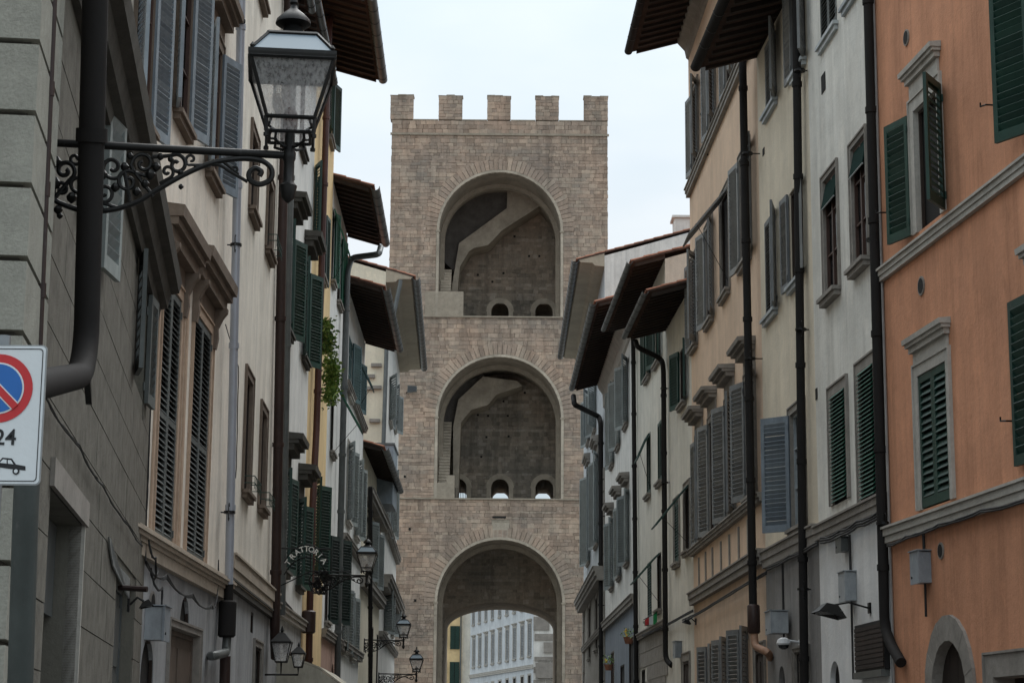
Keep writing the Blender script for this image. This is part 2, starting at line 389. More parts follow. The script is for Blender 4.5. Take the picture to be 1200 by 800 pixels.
def W(f, x, yt, yb, w=None, x2=None, fill='glass', far=None, near=None, mat='green', sill=.1, hood=None, sur=0, rv=.06, ho=0,
      smat='trim', pitch=.055, awn=None, indiv=False, lw=None, z0=None, frame='brown_wood', blind=0, rail=False, arch=False, mid=False, hmat=None, consoles=False, he=.22):
    """x = far jamb at the middle row, yt / yb = top and bottom of that jamb in the photograph, w = width in metres"""
    ym = (yt + yb) / 2; u, _ = f.uz(x, ym)
    if x2 is not None: u2, _ = f.uz(x2, ym)
    else: u2 = u - f.fd * w
    z1 = f.zat(u, yt); zb = f.zat(u, yb) if z0 is None else z0
    ua, ub = min(u, u2), max(u, u2)
    ua = max(ua, .06); ub = min(ub, f.L - .06)
    if ub - ua < .3: return
    f.ops.append((ua, ub, zb, z1, rv)); cw = ub - ua; ho_ = ho
    # window: frame with glazing bars
    mb = MB(); k = .055; y = -rv + .01
    if fill == 'glass':
        mb.box(ua, ua + k, y, y + .05, zb, z1); mb.box(ub - k, ub, y, y + .05, zb, z1)
        mb.box(ua + k, ub - k, y, y + .05, zb, zb + k); mb.box(ua + k, ub - k, y, y + .05, z1 - k, z1)
        mb.box((ua + ub) / 2 - .035, (ua + ub) / 2 + .035, y + .002, y + .055, zb + k, z1 - k)
        for q in (.36, .7):
            zz = zb + (z1 - zb) * q; mb.box(ua + k, ub - k, y + .004, y + .04, zz - .015, zz + .015)
        wo_ = mb.build('window', frame, f.root)
    elif fill == 'door':
        mb.box(ua, ua + .08, y, y + .06, zb, z1); mb.box(ub - .08, ub, y, y + .06, zb, z1); mb.box(ua + .08, ub - .08, y, y + .06, z1 - .08, z1)
        n = 2
        for i in range(n):
            a = ua + .08 + (cw - .16) * i / n; b_ = a + (cw - .16) / n
            mb.box(a + .004, b_ - .004, y + .002, y + .03, zb, z1 - .08)
            for q in range(4):
                za = zb + .15 + (z1 - zb - .3) * q / 4; mb.box(a + .07, b_ - .07, y + .01, y + .048, za, za + (z1 - zb) / 4 - .16)
        wo_ = mb.build('door', frame, f.root)
    else:
        mb.box(ua, ua + k, y, y + .04, zb, z1); mb.box(ub - k, ub, y, y + .04, zb, z1); mb.box(ua + k, ub - k, y, y + .04, z1 - k, z1)
        wo_ = mb.build('window', frame if fill != 'dark' else 'dark_wood', f.root)
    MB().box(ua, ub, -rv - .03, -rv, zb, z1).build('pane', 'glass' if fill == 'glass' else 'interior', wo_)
    if arch:
        r = cw / 2; zs = z1 - r; fl = MB(); A = arc((ua + ub) / 2, zs, r, r, 12)
        for i in range(12):
            (xa, za), (xb, zb_) = A[i + 1], A[i]
            fl.prism([(xa, za), (xb, zb_), (xb, z1 + .001), (xa, z1 + .001)], -rv * .9, .002)
        fl.build('arch_spandrel', smat if isinstance(arch, str) is False else arch, wo_)
    if sill and z0 is None:
        s_ = MB(); s_.box(ua - .1, ub + .1, .003, sill + .04, zb - .05, zb + .012); s_.box(ua - .06, ub + .06, .003, sill, zb - .13, zb - .052)
        s_.build('sill', smat, wo_)
    if sur:
        s_ = MB(); lo = zb if sill else zb
        s_.box(ua - sur, ua + .002, -.01, .028, lo, z1 + sur); s_.box(ub - .002, ub + sur, -.01, .028, lo, z1 + sur); s_.box(ua + .002, ub - .002, -.01, .027, z1 - .002, z1 + sur)
        s_.box(ua - sur - .03, ua - sur, -.01, .05, lo, z1 + sur + .03); s_.box(ub + sur, ub + sur + .03, -.01, .05, lo, z1 + sur + .03); s_.box(ua - sur, ub + sur, -.01, .049, z1 + sur, z1 + sur + .03)
        if rv > .03:
            t_ = .012; s_.box(ua - .001, ua + t_, -rv + .002, -.0101, lo, z1); s_.box(ub - t_, ub + .001, -rv + .002, -.0101, lo, z1); s_.box(ua + t_ + .001, ub - t_ - .001, -rv + .002, -.0101, z1 - t_, z1 - .001)
        s_.build('surround', smat, wo_)
    if hood:
        gap, hh, ho2 = hood; e = he; zz = z1 + gap; s_ = MB()
        s_.box(ua - e + .06, ub + e - .06, .003, ho2 * .55, zz, zz + hh * .4)
        s_.box(ua - e + .02, ub + e - .02, .003, ho2 * .8, zz + hh * .4, zz + hh * .65)
        s_.prism([(.003, zz + hh * .65), (ho2, zz + hh * .65), (ho2 * 1.05, zz + hh), (.003, zz + hh * 1.1)], ua - e, ub + e, 'x')
        if gap > .2: s_.box(ua - .12, ub + .12, .003, .035, z1 + (sur + .035 if sur else .02), zz)
        s_.build('hood', hmat or smat, wo_)
        if consoles:
            for uu in (ua - .2, ub + .06):
                q = MB(); q.prism([(.003, zz - .62), (.07, zz - .62), (.10, zz - .45), (.09, zz - .3), (ho2 * .5, zz - .15), (ho2 * .72, zz - .06), (ho2 * .74, zz - .002), (.003, zz - .002)], uu, uu + .13, 'x')
                q.build('console', hmat or smat, wo_)
    if rail:
        r_ = MB()
        for zz in (.12, .24): r_.tube([(ua - .05, .0, zb + zz), (ua - .05, .22, zb + zz), (ub + .05, .22, zb + zz), (ub + .05, .0, zb + zz)], .009, 5)
        for q in range(6): uu = ua + cw * q / 5; r_.tube([(uu, .22, zb + .02), (uu, .22, zb + .25)], .006, 5)
        r_.build('flower_rail', 'green', wo_)
    hw = lw or cw / 2
    if fill == 'roller':
        s_ = MB(); n = int((z1 - zb) / .065)
        for i in range(n):
            zz = zb + .02 + i * (z1 - zb - .02) / n; g = (z1 - zb) / n
            me = slat_mesh(cw - .06, mat, g, 1)
            if indiv and f.slat_n < 290:
                c = link('slat', me, wo_, (ua + .03, -rv + .1, zz + g / 2)); f.slat_n += 1
    if blind:
        q = MB(); zz = z1 - (z1 - zb) * blind; q.prism([(-.03, z1 - .02), (-.04, z1 - .02), (.05, zz), (.07, zz)], ua + .02, ub - .02, 'x'); q.build('blind', 'blind_green', wo_)
        q = MB(); q.tube([(ua + .02, .06, zz - .01), (ub - .02, .06, zz - .01)], .014, 6); q.build('blind_rail', 'light_frame', wo_)
    uf, un = (ub, ua) if f.side == 'R' else (ua, ub)
    def solve(uh, s_, px):
        best = None
        for a in range(60, 178):
            q = proj(f.pt(uh + s_ * hw * math.cos(R(a)), .04 + hw * math.sin(R(a)), (zb + z1) / 2))
            e = abs(q[0] - px)
            if best is None or e < best[0]: best = (e, a)
        return best[1]
    for tgt, uh, s_ in ((far, uf + ho * f.fd, -f.fd), (near, un - ho * f.fd, f.fd)):
        if tgt is None: continue
        if tgt == 'c': leaf(f, uh, zb + .02, z1 - .01, cw / 2 - .004, s_, 0, mat, pitch, out=-.015, indiv=indiv, mid=mid)
        elif tgt == 'o': leaf(f, uh, zb, z1, hw, s_, random.uniform(158, 172), mat, pitch, indiv=indiv, mid=mid)
        else: leaf(f, uh, zb, z1, hw, s_, solve(uh, s_, tgt), mat, pitch, indiv=indiv, mid=mid)
    if awn:      # lower panels of the shutter pushed out on stays
        drop, o_ = awn; zt = zb + (z1 - zb) * .97; Lp = math.hypot(drop, o_)
        q = MB(); a = math.atan2(o_, drop)
        def P2(d, t): return (d * math.sin(a) + t * math.cos(a) + .05, zt - d * math.cos(a) + t * math.sin(a))
        def slab(u0_, u1_, d0, d1, t=.02): q.prism([P2(d0, -t), P2(d1, -t), P2(d1, t), P2(d0, t)], u0_, u1_, 'x')
        for i in range(2):
            a0 = ua + cw * i / 2 + .005; a1 = a0 + cw / 2 - .01
            slab(a0, a0 + .06, 0, Lp); slab(a1 - .06, a1, 0, Lp); slab(a0 + .06, a1 - .06, 0, .09, .019); slab(a0 + .06, a1 - .06, Lp - .1, Lp, .019)
        pn = q.build('raised_shutter', mat, f.root)
        q = MB(); n = int((Lp - .2) / .07)
        for i in range(n): slab(ua + .07, ub - .07, .1 + (Lp - .2) * i / n, .1 + (Lp - .2) * i / n + .05, .008)
        q.build('slats', mat, pn, kind='stuff')
        q = MB(); q.tube([(ua + .03, 0, zb + .1), (ua + .03, *P2(Lp * .8, 0))], .008, 5); q.build('stay', 'iron', pn)
    return wo_

def band(f, px, py, h, out, mat='trim', u0=None, u1=None, name='string_course', steps=2, top=False, ov=0.0):
    """moulded string course along the wall whose bottom edge passes through photograph point (px,py)"""
    u, z = f.uz(px, py, out); u0 = 0 if u0 is None else u0; u1 = f.L if u1 is None else u1
    if top: z -= h
    mb = MB()
    for i in range(steps):
        za = z + h * i / steps; mb.box(u0, u1, .003, out * (.55 + .45 * (i + 1) / steps), za + (.0005 if i else 0), z + h * (i + 1) / steps)
    mb.box(u0 - .002, u1 + .002, .003, out + .03, z + h + .0005, z + h + .035)
    mb.build(name, mat, f.root); return z
TILE = {}
def tile_mesh():
    if 't' not in TILE:
        q = MB(); n = 6
        for i in range(n):
            a, b_ = math.pi * i / n, math.pi * (i + 1) / n
            q.quad((.1 * math.cos(a), 0, .07 * math.sin(a)), (.1 * math.cos(b_), 0, .07 * math.sin(b_)), (.085 * math.cos(b_), -.45, .06 * math.sin(b_)), (.085 * math.cos(a), -.45, .06 * math.sin(a)))
            q.quad((.085 * math.cos(a), -.001, .055 * math.sin(a)), (.085 * math.cos(b_), -.001, .055 * math.sin(b_)), (.1 * math.cos(b_), 0, .07 * math.sin(b_)), (.1 * math.cos(a), 0, .07 * math.sin(a)))
        TILE['t'] = q.mesh('roof_tile', 'terracotta')
    return TILE['t']
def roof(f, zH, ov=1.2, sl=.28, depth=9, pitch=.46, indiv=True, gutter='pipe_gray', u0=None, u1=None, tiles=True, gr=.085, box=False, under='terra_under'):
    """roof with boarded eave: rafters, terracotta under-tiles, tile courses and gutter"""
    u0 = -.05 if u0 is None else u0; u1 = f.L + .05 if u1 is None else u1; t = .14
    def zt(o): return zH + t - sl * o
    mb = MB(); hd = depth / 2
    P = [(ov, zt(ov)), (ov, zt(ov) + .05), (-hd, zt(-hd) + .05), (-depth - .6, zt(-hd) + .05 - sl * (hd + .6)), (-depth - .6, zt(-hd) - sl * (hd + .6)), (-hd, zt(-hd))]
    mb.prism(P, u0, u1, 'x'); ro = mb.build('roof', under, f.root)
    if box:
        q = MB(); q.prism([(.003, zH - .45), (ov * .35, zH - .42), (ov * .45, zH - .3), (ov * .9, zH - sl * ov * .5 - .12), (ov * .95, zt(ov) - .02), (ov * .95, zt(ov) + .0), (.003, zt(0) - .01)], u0 + .03, u1 - .03, 'x')
        q.build('cornice', box, ro)
    else:
        n = max(2, int((u1 - u0 - .1) / pitch)); rm = None
        for i in range(n + 1):
            u = u0 + .05 + (u1 - u0 - .19) * i / n
            if rm is None:
                q = MB(); q.prism([(-.0, zH - .001), (ov * .93, zH - sl * ov * .93), (ov * .93, zH + t - sl * ov * .93 - .002), (0, zH + t - .002)], 0, .09, 'x'); rm = q.mesh('rafter', 'dark_wood')
            link('rafter', rm, ro, (u, 0, 0))
        # terracotta plates laid between rafters show as a rippled underside
        q = MB(); m_ = int((u1 - u0) / .23)
        for i in range(m_):
            a = u0 + (u1 - u0) * i / m_; b_ = u0 + (u1 - u0) * (i + 1) / m_; c = (a + b_) / 2
            for (xa, xb, da, db) in ((a, c, .0, .075), (c, b_, .075, .0)):
                q.quad((xa, .02, zt(.02) - .004 - da), (xb, .02, zt(.02) - .004 - db), (xb, ov + .03, zt(ov + .03) - .004 - db), (xa, ov + .03, zt(ov + .03) - .004 - da))
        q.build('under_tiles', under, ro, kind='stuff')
    if tiles:
        n = int((u1 - u0) / .215); tm = tile_mesh(); ang = math.atan(sl)
        for i in range(n):
            u = u0 + .1 + (u1 - u0 - .2) * i / max(1, n - 1)
            if i < 110 and indiv:
                c = link('roof_tile', tm, ro, (u, ov + .06, zt(ov + .06) + .045)); c.rotation_euler = (-ang, 0, random.uniform(-.03, .03))
        q = MB()
        for i in range(n):
            u = u0 + .1 + (u1 - u0 - .2) * i / max(1, n - 1); k = 0; y = ov - .32 if indiv else ov + .06
            while y > -hd:
                y2 = max(-hd, y - (.42 if k < 4 or i in (0, 1, n - 2, n - 1) else 9)); tn = random.random()
                for j in range(4):
                    a, b_ = math.pi * j / 4, math.pi * (j + 1) / 4
                    q.quad((u + .1 * math.cos(a), y, zt(y) + .065 + .07 * math.sin(a)), (u + .1 * math.cos(b_), y, zt(y) + .065 + .07 * math.sin(b_)),
                           (u + .085 * math.cos(b_), y2, zt(y2) + .05 + .06 * math.sin(b_)), (u + .085 * math.cos(a), y2, zt(y2) + .05 + .06 * math.sin(a)), tone=tn)
                y = y2; k += 1
        q.build('tile_courses', 'terracotta', ro, kind='stuff')
    if gutter:
        q = MB(); n = 10; r = gr; cy = ov + .1; cz = zt(ov) + .0
        A = [(cy + r * math.cos(a), cz + r * math.sin(a)) for a in [math.pi + math.pi * i / n for i in range(n + 1)]]
        B_ = [(cy + (r - .012) * math.cos(a), cz + .0 + (r - .012) * math.sin(a)) for a in [math.pi * 2 - math.pi * i / n for i in range(n + 1)]]
        q.prism(A + B_, u0 - .05, u1 + .05, 'x'); q.build('gutter', gutter, ro, smooth=True)
        q = MB(); 
        for i in range(int((u1 - u0) / .9)):
            u = u0 + .3 + i * .9; q.prism([(cy + (r + .008) * math.cos(a), cz + (r + .008) * math.sin(a)) for a in [math.pi + math.pi * k / 8 for k in range(9)]], u, u + .03, 'x')
        if q.v: q.build('gutter_bracket', 'iron', ro)
    return ro
def pipe(f, pts, r, mat, label, name='drainpipe', out=.12, brackets=(), collars=1.6, scroll=False, boxat=None, group=None):
    """vertical rainwater pipe fixed in front of a wall; pts are photograph points on the plane 'out' metres off the wall, or (x,y,out)"""
    L = [f.P(p[0], p[1], p[2] if len(p) > 2 else out) for p in pts]
    root = tag(link(name, None, None, (f.A[0], f.A[1], 0), f.rz), label, 'drainpipe', group)
    # round the bends
    Q = [Vector(L[0])]
    for i in range(1, len(L) - 1):
        a, b_, c = map(Vector, (L[i - 1], L[i], L[i + 1])); k = min(.28, (a - b_).length * .45, (c - b_).length * .45)
        p0 = b_ + (a - b_).normalized() * k; p1 = b_ + (c - b_).normalized() * k
        for t in (0, .25, .5, .75, 1): Q.append((1 - t) ** 2 * p0 + 2 * t * (1 - t) * b_ + t * t * p1)
    Q.append(Vector(L[-1]))
    MB().tube(Q, r, 14).build('pipe', mat, root, smooth=True)
    # collars along the long vertical run
    runs = [(L[i], L[i + 1]) for i in range(len(L) - 1) if abs(L[i][2] - L[i + 1][2]) > 2]
    for a, b_ in runs:
        h = abs(a[2] - b_[2]); n = max(1, int(h / collars))
        for i in range(n):
            t = (i + .5) / n; p = Vector(a).lerp(Vector(b_), t); d = (Vector(b_) - Vector(a)).normalized()
            MB().tube([p - d * .045, p + d * .045], r * 1.22, 12).build('collar', mat, root, smooth=True)
    for px, py, dx in brackets:
        c = Vector(f.P(px, py, out)); q = MB()
        q.tube([c - Vector((0, 0, .02)), c + Vector((0, 0, .02))], r * 1.35, 12)
        for s_ in (1, -1):
            q.tube([(c.x, c.y, c.z), (c.x + dx * .12, c.y, c.z)], .01, 5)
            pts_ = [(c.x + dx * (.12 + .07 * math.sin(a)), c.y, c.z + s_ * (.07 - .07 * math.cos(a))) for a in [i * .45 for i in range(11)]]
            q.tube(pts_, .008, 5)
        q.tube([(c.x, c.y, c.z), (c.x, 0, c.z)], .012, 5)
        q.build('bracket', 'iron', root)
    if boxat:
        px, y0, y1, rr, mt = boxat; a = Vector(f.P(px, y0, out)); b_ = Vector(f.P(px, y1, out)); b_.x = a.x; b_.y = a.y
        MB().tube([a, a - Vector((0, 0, .03)), b_ + Vector((0, 0, .03)), b_], [rr * .8, rr, rr, rr * .8], 16).build('cleanout_trap', mt, root, smooth=True)
    return root
def cable(f, pts, r, label, mat='cable', out=.04, sag=0, n=6, strands=1):
    root = None; mb = MB()
    for k in range(strands):
        Q = []; L = [Vector(f.P(p[0], p[1], p[2] if len(p) > 2 else out)) for p in pts]
        for i in range(len(L) - 1):
            for j in range(n):
                t = j / n; p = L[i].lerp(L[i + 1], t); p.z -= sag * 4 * t * (1 - t) * (1 + .3 * k); p.z += k * r * 2.1 + random.uniform(-.006, .006); p.y += random.uniform(0, .01)
                Q.append(p)
        Q.append(L[-1] + Vector((0, 0, k * r * 2.1))); mb.tube(Q, r, 6)
    o = mb.build('cable', mat, None, smooth=True, loc=(f.A[0], f.A[1], 0), rz=f.rz)
    return tag(o, label, 'cable')
def meter(f, x0, y0, x1, y1, label, out=.0, d=.16, mat='box_gray', conduit=None, w=None):
    u0, z1 = f.uz((x0 + x1) / 2 + (2 if f.side == 'R' else -2), y0, d); z0 = f.zat(u0, y1, d); w = w or .34
    root = tag(link('meter_box', None, None, (*f.pt(u0, 0, 0)[:2], 0), f.rz), label, 'utility box')
    mb = MB(); mb.box(-w / 2, w / 2, .003, d, z0, z1); mb.build('box_body', mat, root)
    mb = MB(); mb.box(-w / 2 - .012, w / 2 + .012, d + .001, d + .03, z0 - .012, z1 + .012); mb.box(-w / 2 - .03, w / 2 + .03, .0, d + .05, z1 + .013, z1 + .028); mb.build('lid', mat, root)
    mb = MB(); mb.tube([(w * .3, d + .031, z0 + .08), (w * .3, d + .04, z0 + .08)], .018, 8); mb.build('lock', 'iron', root)
    if conduit:
        mb = MB(); mb.tube([(0, .04, z1 + .02), (.01, .04, z1 + conduit[0])], .022, 8); mb.build('conduit', 'cable', root, smooth=True); mb = MB(); mb.tube([(0, .04, z0), (.01, .04, z0 - conduit[1])], .018, 8); mb.build('conduit', 'cable', root, smooth=True)
    return root
def slot(f, x, y0, y1, w, name='vent_hole', mat='interior', rnd=False, rim='trim'):
    u, z1 = f.uz(x, y0); z0 = f.zat(u, y1)
    if rnd:
        r = (z1 - z0) / 2; c = (z0 + z1) / 2; q = MB(); q.tube([(u, .0, c), (u, .02, c)], r * 1.25, 14); o = q.build(name, rim, f.root)
        q = MB(); q.tube([(u, .021, c), (u, .024, c)], r, 14); q.build('vent_cap', 'brown_wood' if rim != 'trim' else 'interior', o)
    else: MB().box(u - w / 2, u + w / 2, .002, .012, z0, z1).build(name, mat, f.root)
def hook(f, x, y, dx=.12):
    c = f.P(x, y, .1); q = MB(); q.tube([(c[0], 0, c[2]), (c[0], .12, c[2]), (c[0] + dx, .14, c[2] + .02), (c[0] + dx, .14, c[2] + .07)], .012, 6); q.build('shutter_stay', 'iron', f.root)

# ------------------------------------------------------------------ plan of the street (walls chained from point to point)
def chain(P0, items):
    out = [P0]
    for vp, px, py in items: out.append(hit(out[-1], vpdir(vp), px, py))
    return out
r_ = ray(1043, 660); RC = (r_[0] / r_[1] * 29., 29.)
r_ = ray(170, 620); LC = (r_[0] / r_[1] * 24.7, 24.7)
RN = hit(RC, vpdir(324), 1345, 500)
RP = chain(RC, [(450, 961, 690), (480, 898, 700), (538, 811, 500), (510, 781, 500), (520, 744, 500), (565, 709, 600), (586, 684, 600)])
LN = hit(LC, vpdir(310), 29, 2)
_d = vpdir(580); L2N = (LC[0] - _d[0] * 5.2, LC[1] - _d[1] * 5.2)
LP = chain(LC, [(580, 264, 680), (517, 320, 700), (555, 358, 560), (555, 383, 500), (560, 402, 500), (570, 426, 500)])
SE = RP[-1][1] + .1  # where the rows of houses end
TY = SE + 22        # distance of the tower's street front

# ------------------------------------------------------------------ ground
def struct(o): o['kind'] = 'structure'; return o
mb = MB(); mb.quad((-400, -60, -.16), (400, -60, -.16), (400, 900, -.16), (-400, 900, -.16)); struct(mb.build('ground', 'paving'))
rx = [RN] + [RP[i] for i in range(8)] + [(RP[-1][0], TY + 60)]; lx = [(LN[0], 0)] + [LN] + LP + [(-5.5, 104), (-5.8, TY + 60)]
mb = MB(); mb.quad((-2.6, -30, -.12), (3.4, -30, -.12), (3.4, 26, -.12), (-2.6, 26, -.12)); mb.quad((-2.6, 26, -.12), (3.4, 26, -.12), (2.2, 112, -.12), (-4, 112, -.12)); mb.quad((-4, 112, -.12), (2.2, 112, -.12), (2.2, 260, -.12), (-14, 260, -.12))
struct(mb.build('road', 'asphalt'))
for nm, P_, xin in (('pavement_left', lx, [-2.75, -2.75, -2.75, -2.9, -3.1, -3.3, -3.5, -3.6, -3.8, -4.1, -4.1]), ('pavement_right', [(6.8, 0)] + rx, [3.55, 3.55, 3.5, 3.4, 3.2, 3.0, 2.9, 2.8, 2.6, 2.35, 2.3])):
    mb = MB()
    for i in range(min(len(P_), len(xin)) - 1):
        a, b_ = P_[i], P_[i + 1]; y0, y1 = a[1], b_[1]
        mb.quad((xin[i], y0, 0), (a[0], y0, 0), (b_[0], y1, 0), (xin[i + 1], y1, 0)); mb.quad((xin[i], y0, -.12), (xin[i], y0, 0), (xin[i + 1], y1, 0), (xin[i + 1], y1, -.12))
    struct(mb.build(nm, 'paving'))

# ================================================================== RIGHT SIDE
# ---- orange house
f = B1 = Fac(RN, RC, 'R', 'orange_house', 'orange plastered house with dark green shutters, nearest on the right')
W(f, 1074, 131, 272, x2=1102, fill='dark', far=1039, near=1085, ho=.2, lw=.6, rv=.1, sur=.17, hood=(.42, .19, .16), smat='trim_light', sill=0, pitch=.095, indiv=True)
W(f, 1079, 441, 597, x2=1113, far='c', near='c', sur=.15, hood=(.34, .2, .16), smat='trim_light', sill=0, pitch=.1, indiv=True, rv=.1, fill='dark')
W(f, 1213, -95, 150, w=1.1, far=1162, near=1250, sur=.17, ho=.12, lw=.62, smat='trim_light', sill=0, pitch=.095, indiv=True, fill='dark')
W(f, 1219, 340, 537, w=1.1, far=1186, near=1255, sur=.16, ho=.1, lw=.62, smat='trim_light', sill=0, pitch=.1, indiv=True, fill='dark', hood=(.34, .2, .16))
# arched doorway and the stone framed window at street level
ua, za = f.uz(1113, 750); r_in = abs(f.uz(1096, 800)[0] - f.uz(1136, 800)[0]) / 2
f.ops.append((ua - r_in, ua + r_in, 0, za, .13))
wd = MB(); 
for i in range(4): wd.box(ua - r_in + i * r_in / 2 + .005, ua - r_in + (i + 1) * r_in / 2 - .005, -.12, -.1, 0, za)
wd = wd.build('arched_door', 'dark_wood', f.root)
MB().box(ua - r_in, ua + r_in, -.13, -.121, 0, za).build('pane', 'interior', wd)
fl = MB(); A = arc(ua, za - r_in, r_in, r_in, 16)
for i in range(16):
    (xa, z_a), (xb, z_b) = A[i + 1], A[i]; fl.prism([(xa, z_a), (xb, z_b), (xb, za + .001), (xa, za + .001)], -.12, .002)
fl.build('arch_spandrel', 'trim', wd)
ro_ = r_in + .3; A1 = arc(ua, za - r_in, r_in + .002, r_in + .002, 11); A2 = arc(ua, za - r_in, ro_, ro_ * 1.04, 11)
for i in range(11):
    MB().prism([A1[i], A1[i + 1], A2[i + 1], A2[i]], .0, .045 + .004 * (i % 2)).build('arch_stone', 'trim', wd)
for s_ in (-1, 1):
    for i in range(3):
        h_ = (za - r_in) / 3; a = ua + s_ * (r_in + .001); b_ = ua + s_ * ro_; MB().box(a, b_, 0, .046 + .003 * (i % 2), i * h_ + .003, (i + 1) * h_ - .003).build('jamb_stone', 'trim', wd)
W(f, 1168, 793, 900, w=2.0, z0=1.0, fill='dark', sur=.28, smat='trim', rv=.3)
band(f, 1034, 326, .15, .09, 'trim_light', steps=2)
band(f, 1040, 634.6, .2, .12, 'trim_light', steps=2)
for x, y0, y1 in ((1062.5, 37, 52), (1080, 326, 344), (1103, 637, 653)): slot(f, x, y0, y1, .1, rnd=True)
for x, y, dx in ((1157, 123, .14), (1033, 249, .12), (1181, 493, .14)): hook(f, x, y, dx)
wall(f, 19.5, 'orange', depth=10)
roof(f, 19.5, 1.2, indiv=False)
meter(f, 1061, 647, 1081, 683, 'grey meter box on the orange wall, under the string course', conduit=(.5, .45))
cable(f, [(1040, 640, .1), (1062, 631, .16), (1100, 617, .16), (1150, 600, .16), (1200, 588, .16), (1260, 570, .16)], .014, 'dark cable bundle sagging under the lower ledge of the orange house', strands=2, sag=.015)

# ---- grey-white house, and the cream house beyond it
f = B2 = Fac(RP[0], RP[1], 'R', 'gray_white_house', 'weathered grey-white house with half lowered blinds, beside the orange house')
W(f, 961, -75, 56, x2=980, far='c', near='c', mat='old_shutter', fill='dark', smat='light_frame', sill=.06, rv=.06, indiv=True, pitch=.07)
W(f, 989, -115, 10, x2=1011, far='c', near='c', mat='old_shutter', fill='dark', smat='light_frame', sill=.06, rv=.06, pitch=.07)
W(f, 967, 214, 352, x2=983, fill='glass', blind=.24, mat='green_dark', frame='brown_wood', sill=.12, sur=.08, smat='trim', rv=.08)
W(f, 1000, 176, 318, x2=1017, fill='glass', blind=.24, mat='green_dark', frame='brown_wood', sill=.12, sur=.08, smat='trim', rv=.08)
W(f, 976, 466, 592, x2=993, fill='roller', mat='green_bright', sur=.16, smat='trim', rv=.06, indiv=True, sill=0)
W(f, 1009, 438, 588, x2=1027, fill='roller', mat='green_bright', sur=.16, smat='trim', rv=.06, indiv=True, sill=0)
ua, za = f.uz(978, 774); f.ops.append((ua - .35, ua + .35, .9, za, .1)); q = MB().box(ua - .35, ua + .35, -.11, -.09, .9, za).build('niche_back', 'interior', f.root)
fl = MB(); A = arc(ua, za - .35, .35, .35, 12)
for i in range(12):
    (xa, z_a), (xb, z_b) = A[i + 1], A[i]; fl.prism([(xa, z_a), (xb, z_b), (xb, za + .001), (xa, za + .001)], -.085, .002)
fl.build('arch_spandrel', 'white_paint', q)
zb = band(f, 961, 630, .22, .1, 'trim')
slot(f, 965, 87, 108, .3); slot(f, 957, 455, 468, .14)
wall(f, 18.6, 'white_gray', bands=[('white_paint', 0, zb)], depth=10)
roof(f, 18.6, 1.2, indiv=False)
meter(f, 978, 671, 994, 704, 'pale grey meter box on the white ground floor beside a drainpipe', w=.42, conduit=(.6, 1.2))
meter(f, 974, 631, 990, 646, 'small dark junction box under the cable of the grey-white house', w=.36, mat='pipe_gray', d=.12)
cable(f, [(962, 636, .12), (985, 628, .14), (1005, 617, .14), (1030, 606, .13)], .02, 'thick black cable bundle below the ledge of the grey-white house', strands=3, sag=.02)
# slatted dark sign box and the wall floodlight above it
u0, zt_ = f.uz(1000, 733, .1); u1 = f.uz(1034, 725, .1)[0]; z0_ = f.zat(u0, 788, .1)
sb = tag(link('slatted_panel', None, None, (*f.pt(u0, 0, 0)[:2], 0), f.rz), 'dark slatted roller panel on the white wall beside the drainpipe', 'shutter panel')
w_ = u0 - u1; MB().box(0, u1 - u0, .003, .08, z0_, zt_).build('case', 'black', sb)
n = 9
for i in range(n): MB().box(.03 if u1 > u0 else -.03, (u1 - u0) - (.03 if u1 > u0 else -.03), .081, .1, z0_ + .04 + (zt_ - z0_ - .08) * i / n, z0_ + .04 + (zt_ - z0_ - .08) * (i + .82) / n).build('slat', 'dark_wood', sb)
MB().box(-.04, (u1 - u0) + .04, .0, .13, z0_ - .1, z0_ - .002).build('sill_bar', 'pipe_gray', sb)
def wall_lamp(f, x, y, label, mat='iron', sz=.45, arm=.45):
    c = f.P(x, y, .0); r0 = tag(link('wall_lamp', None, None, f.pt(c[0], 0, c[2]), f.rz), label, 'wall lamp')
    MB().box(-.06, .06, .003, .03, -.08, .08).build('back_plate', mat, r0)
    MB().tube([(0, .03, 0), (0, arm * .6, .08), (0, arm, .04)], .015, 6).build('arm', mat, r0, smooth=True)
    q = MB(); s = sz / 2; z = .03
    k = sz / .6; q.v += [(-s, arm - .12 * k, z - .2 * k), (s, arm - .12 * k, z - .2 * k), (s, arm + .3 * k, z - .1 * k), (-s, arm + .3 * k, z - .1 * k), (-s * .6, arm - .02 * k, z), (s * .6, arm - .02 * k, z), (s * .6, arm + .15 * k, z + .03), (-s * .6, arm + .15 * k, z + .03)]
    for g in ((0, 1, 5, 4), (1, 2, 6, 5), (2, 3, 7, 6), (3, 0, 4, 7), (4, 5, 6, 7)): q.f.append(g); q.t.append(.5)
    q.build('shade', mat, r0); MB().box(-s * .8, s * .8, arm - .08 * k, arm + .24 * k, z - .12 * k, z - .09 * k).build('lamp_lens', 'lamp_glass', r0)
    return r0
wall_lamp(f, 1020, 712, 'black hooded floodlight on a bent arm above the slatted panel', sz=.6, arm=.55)

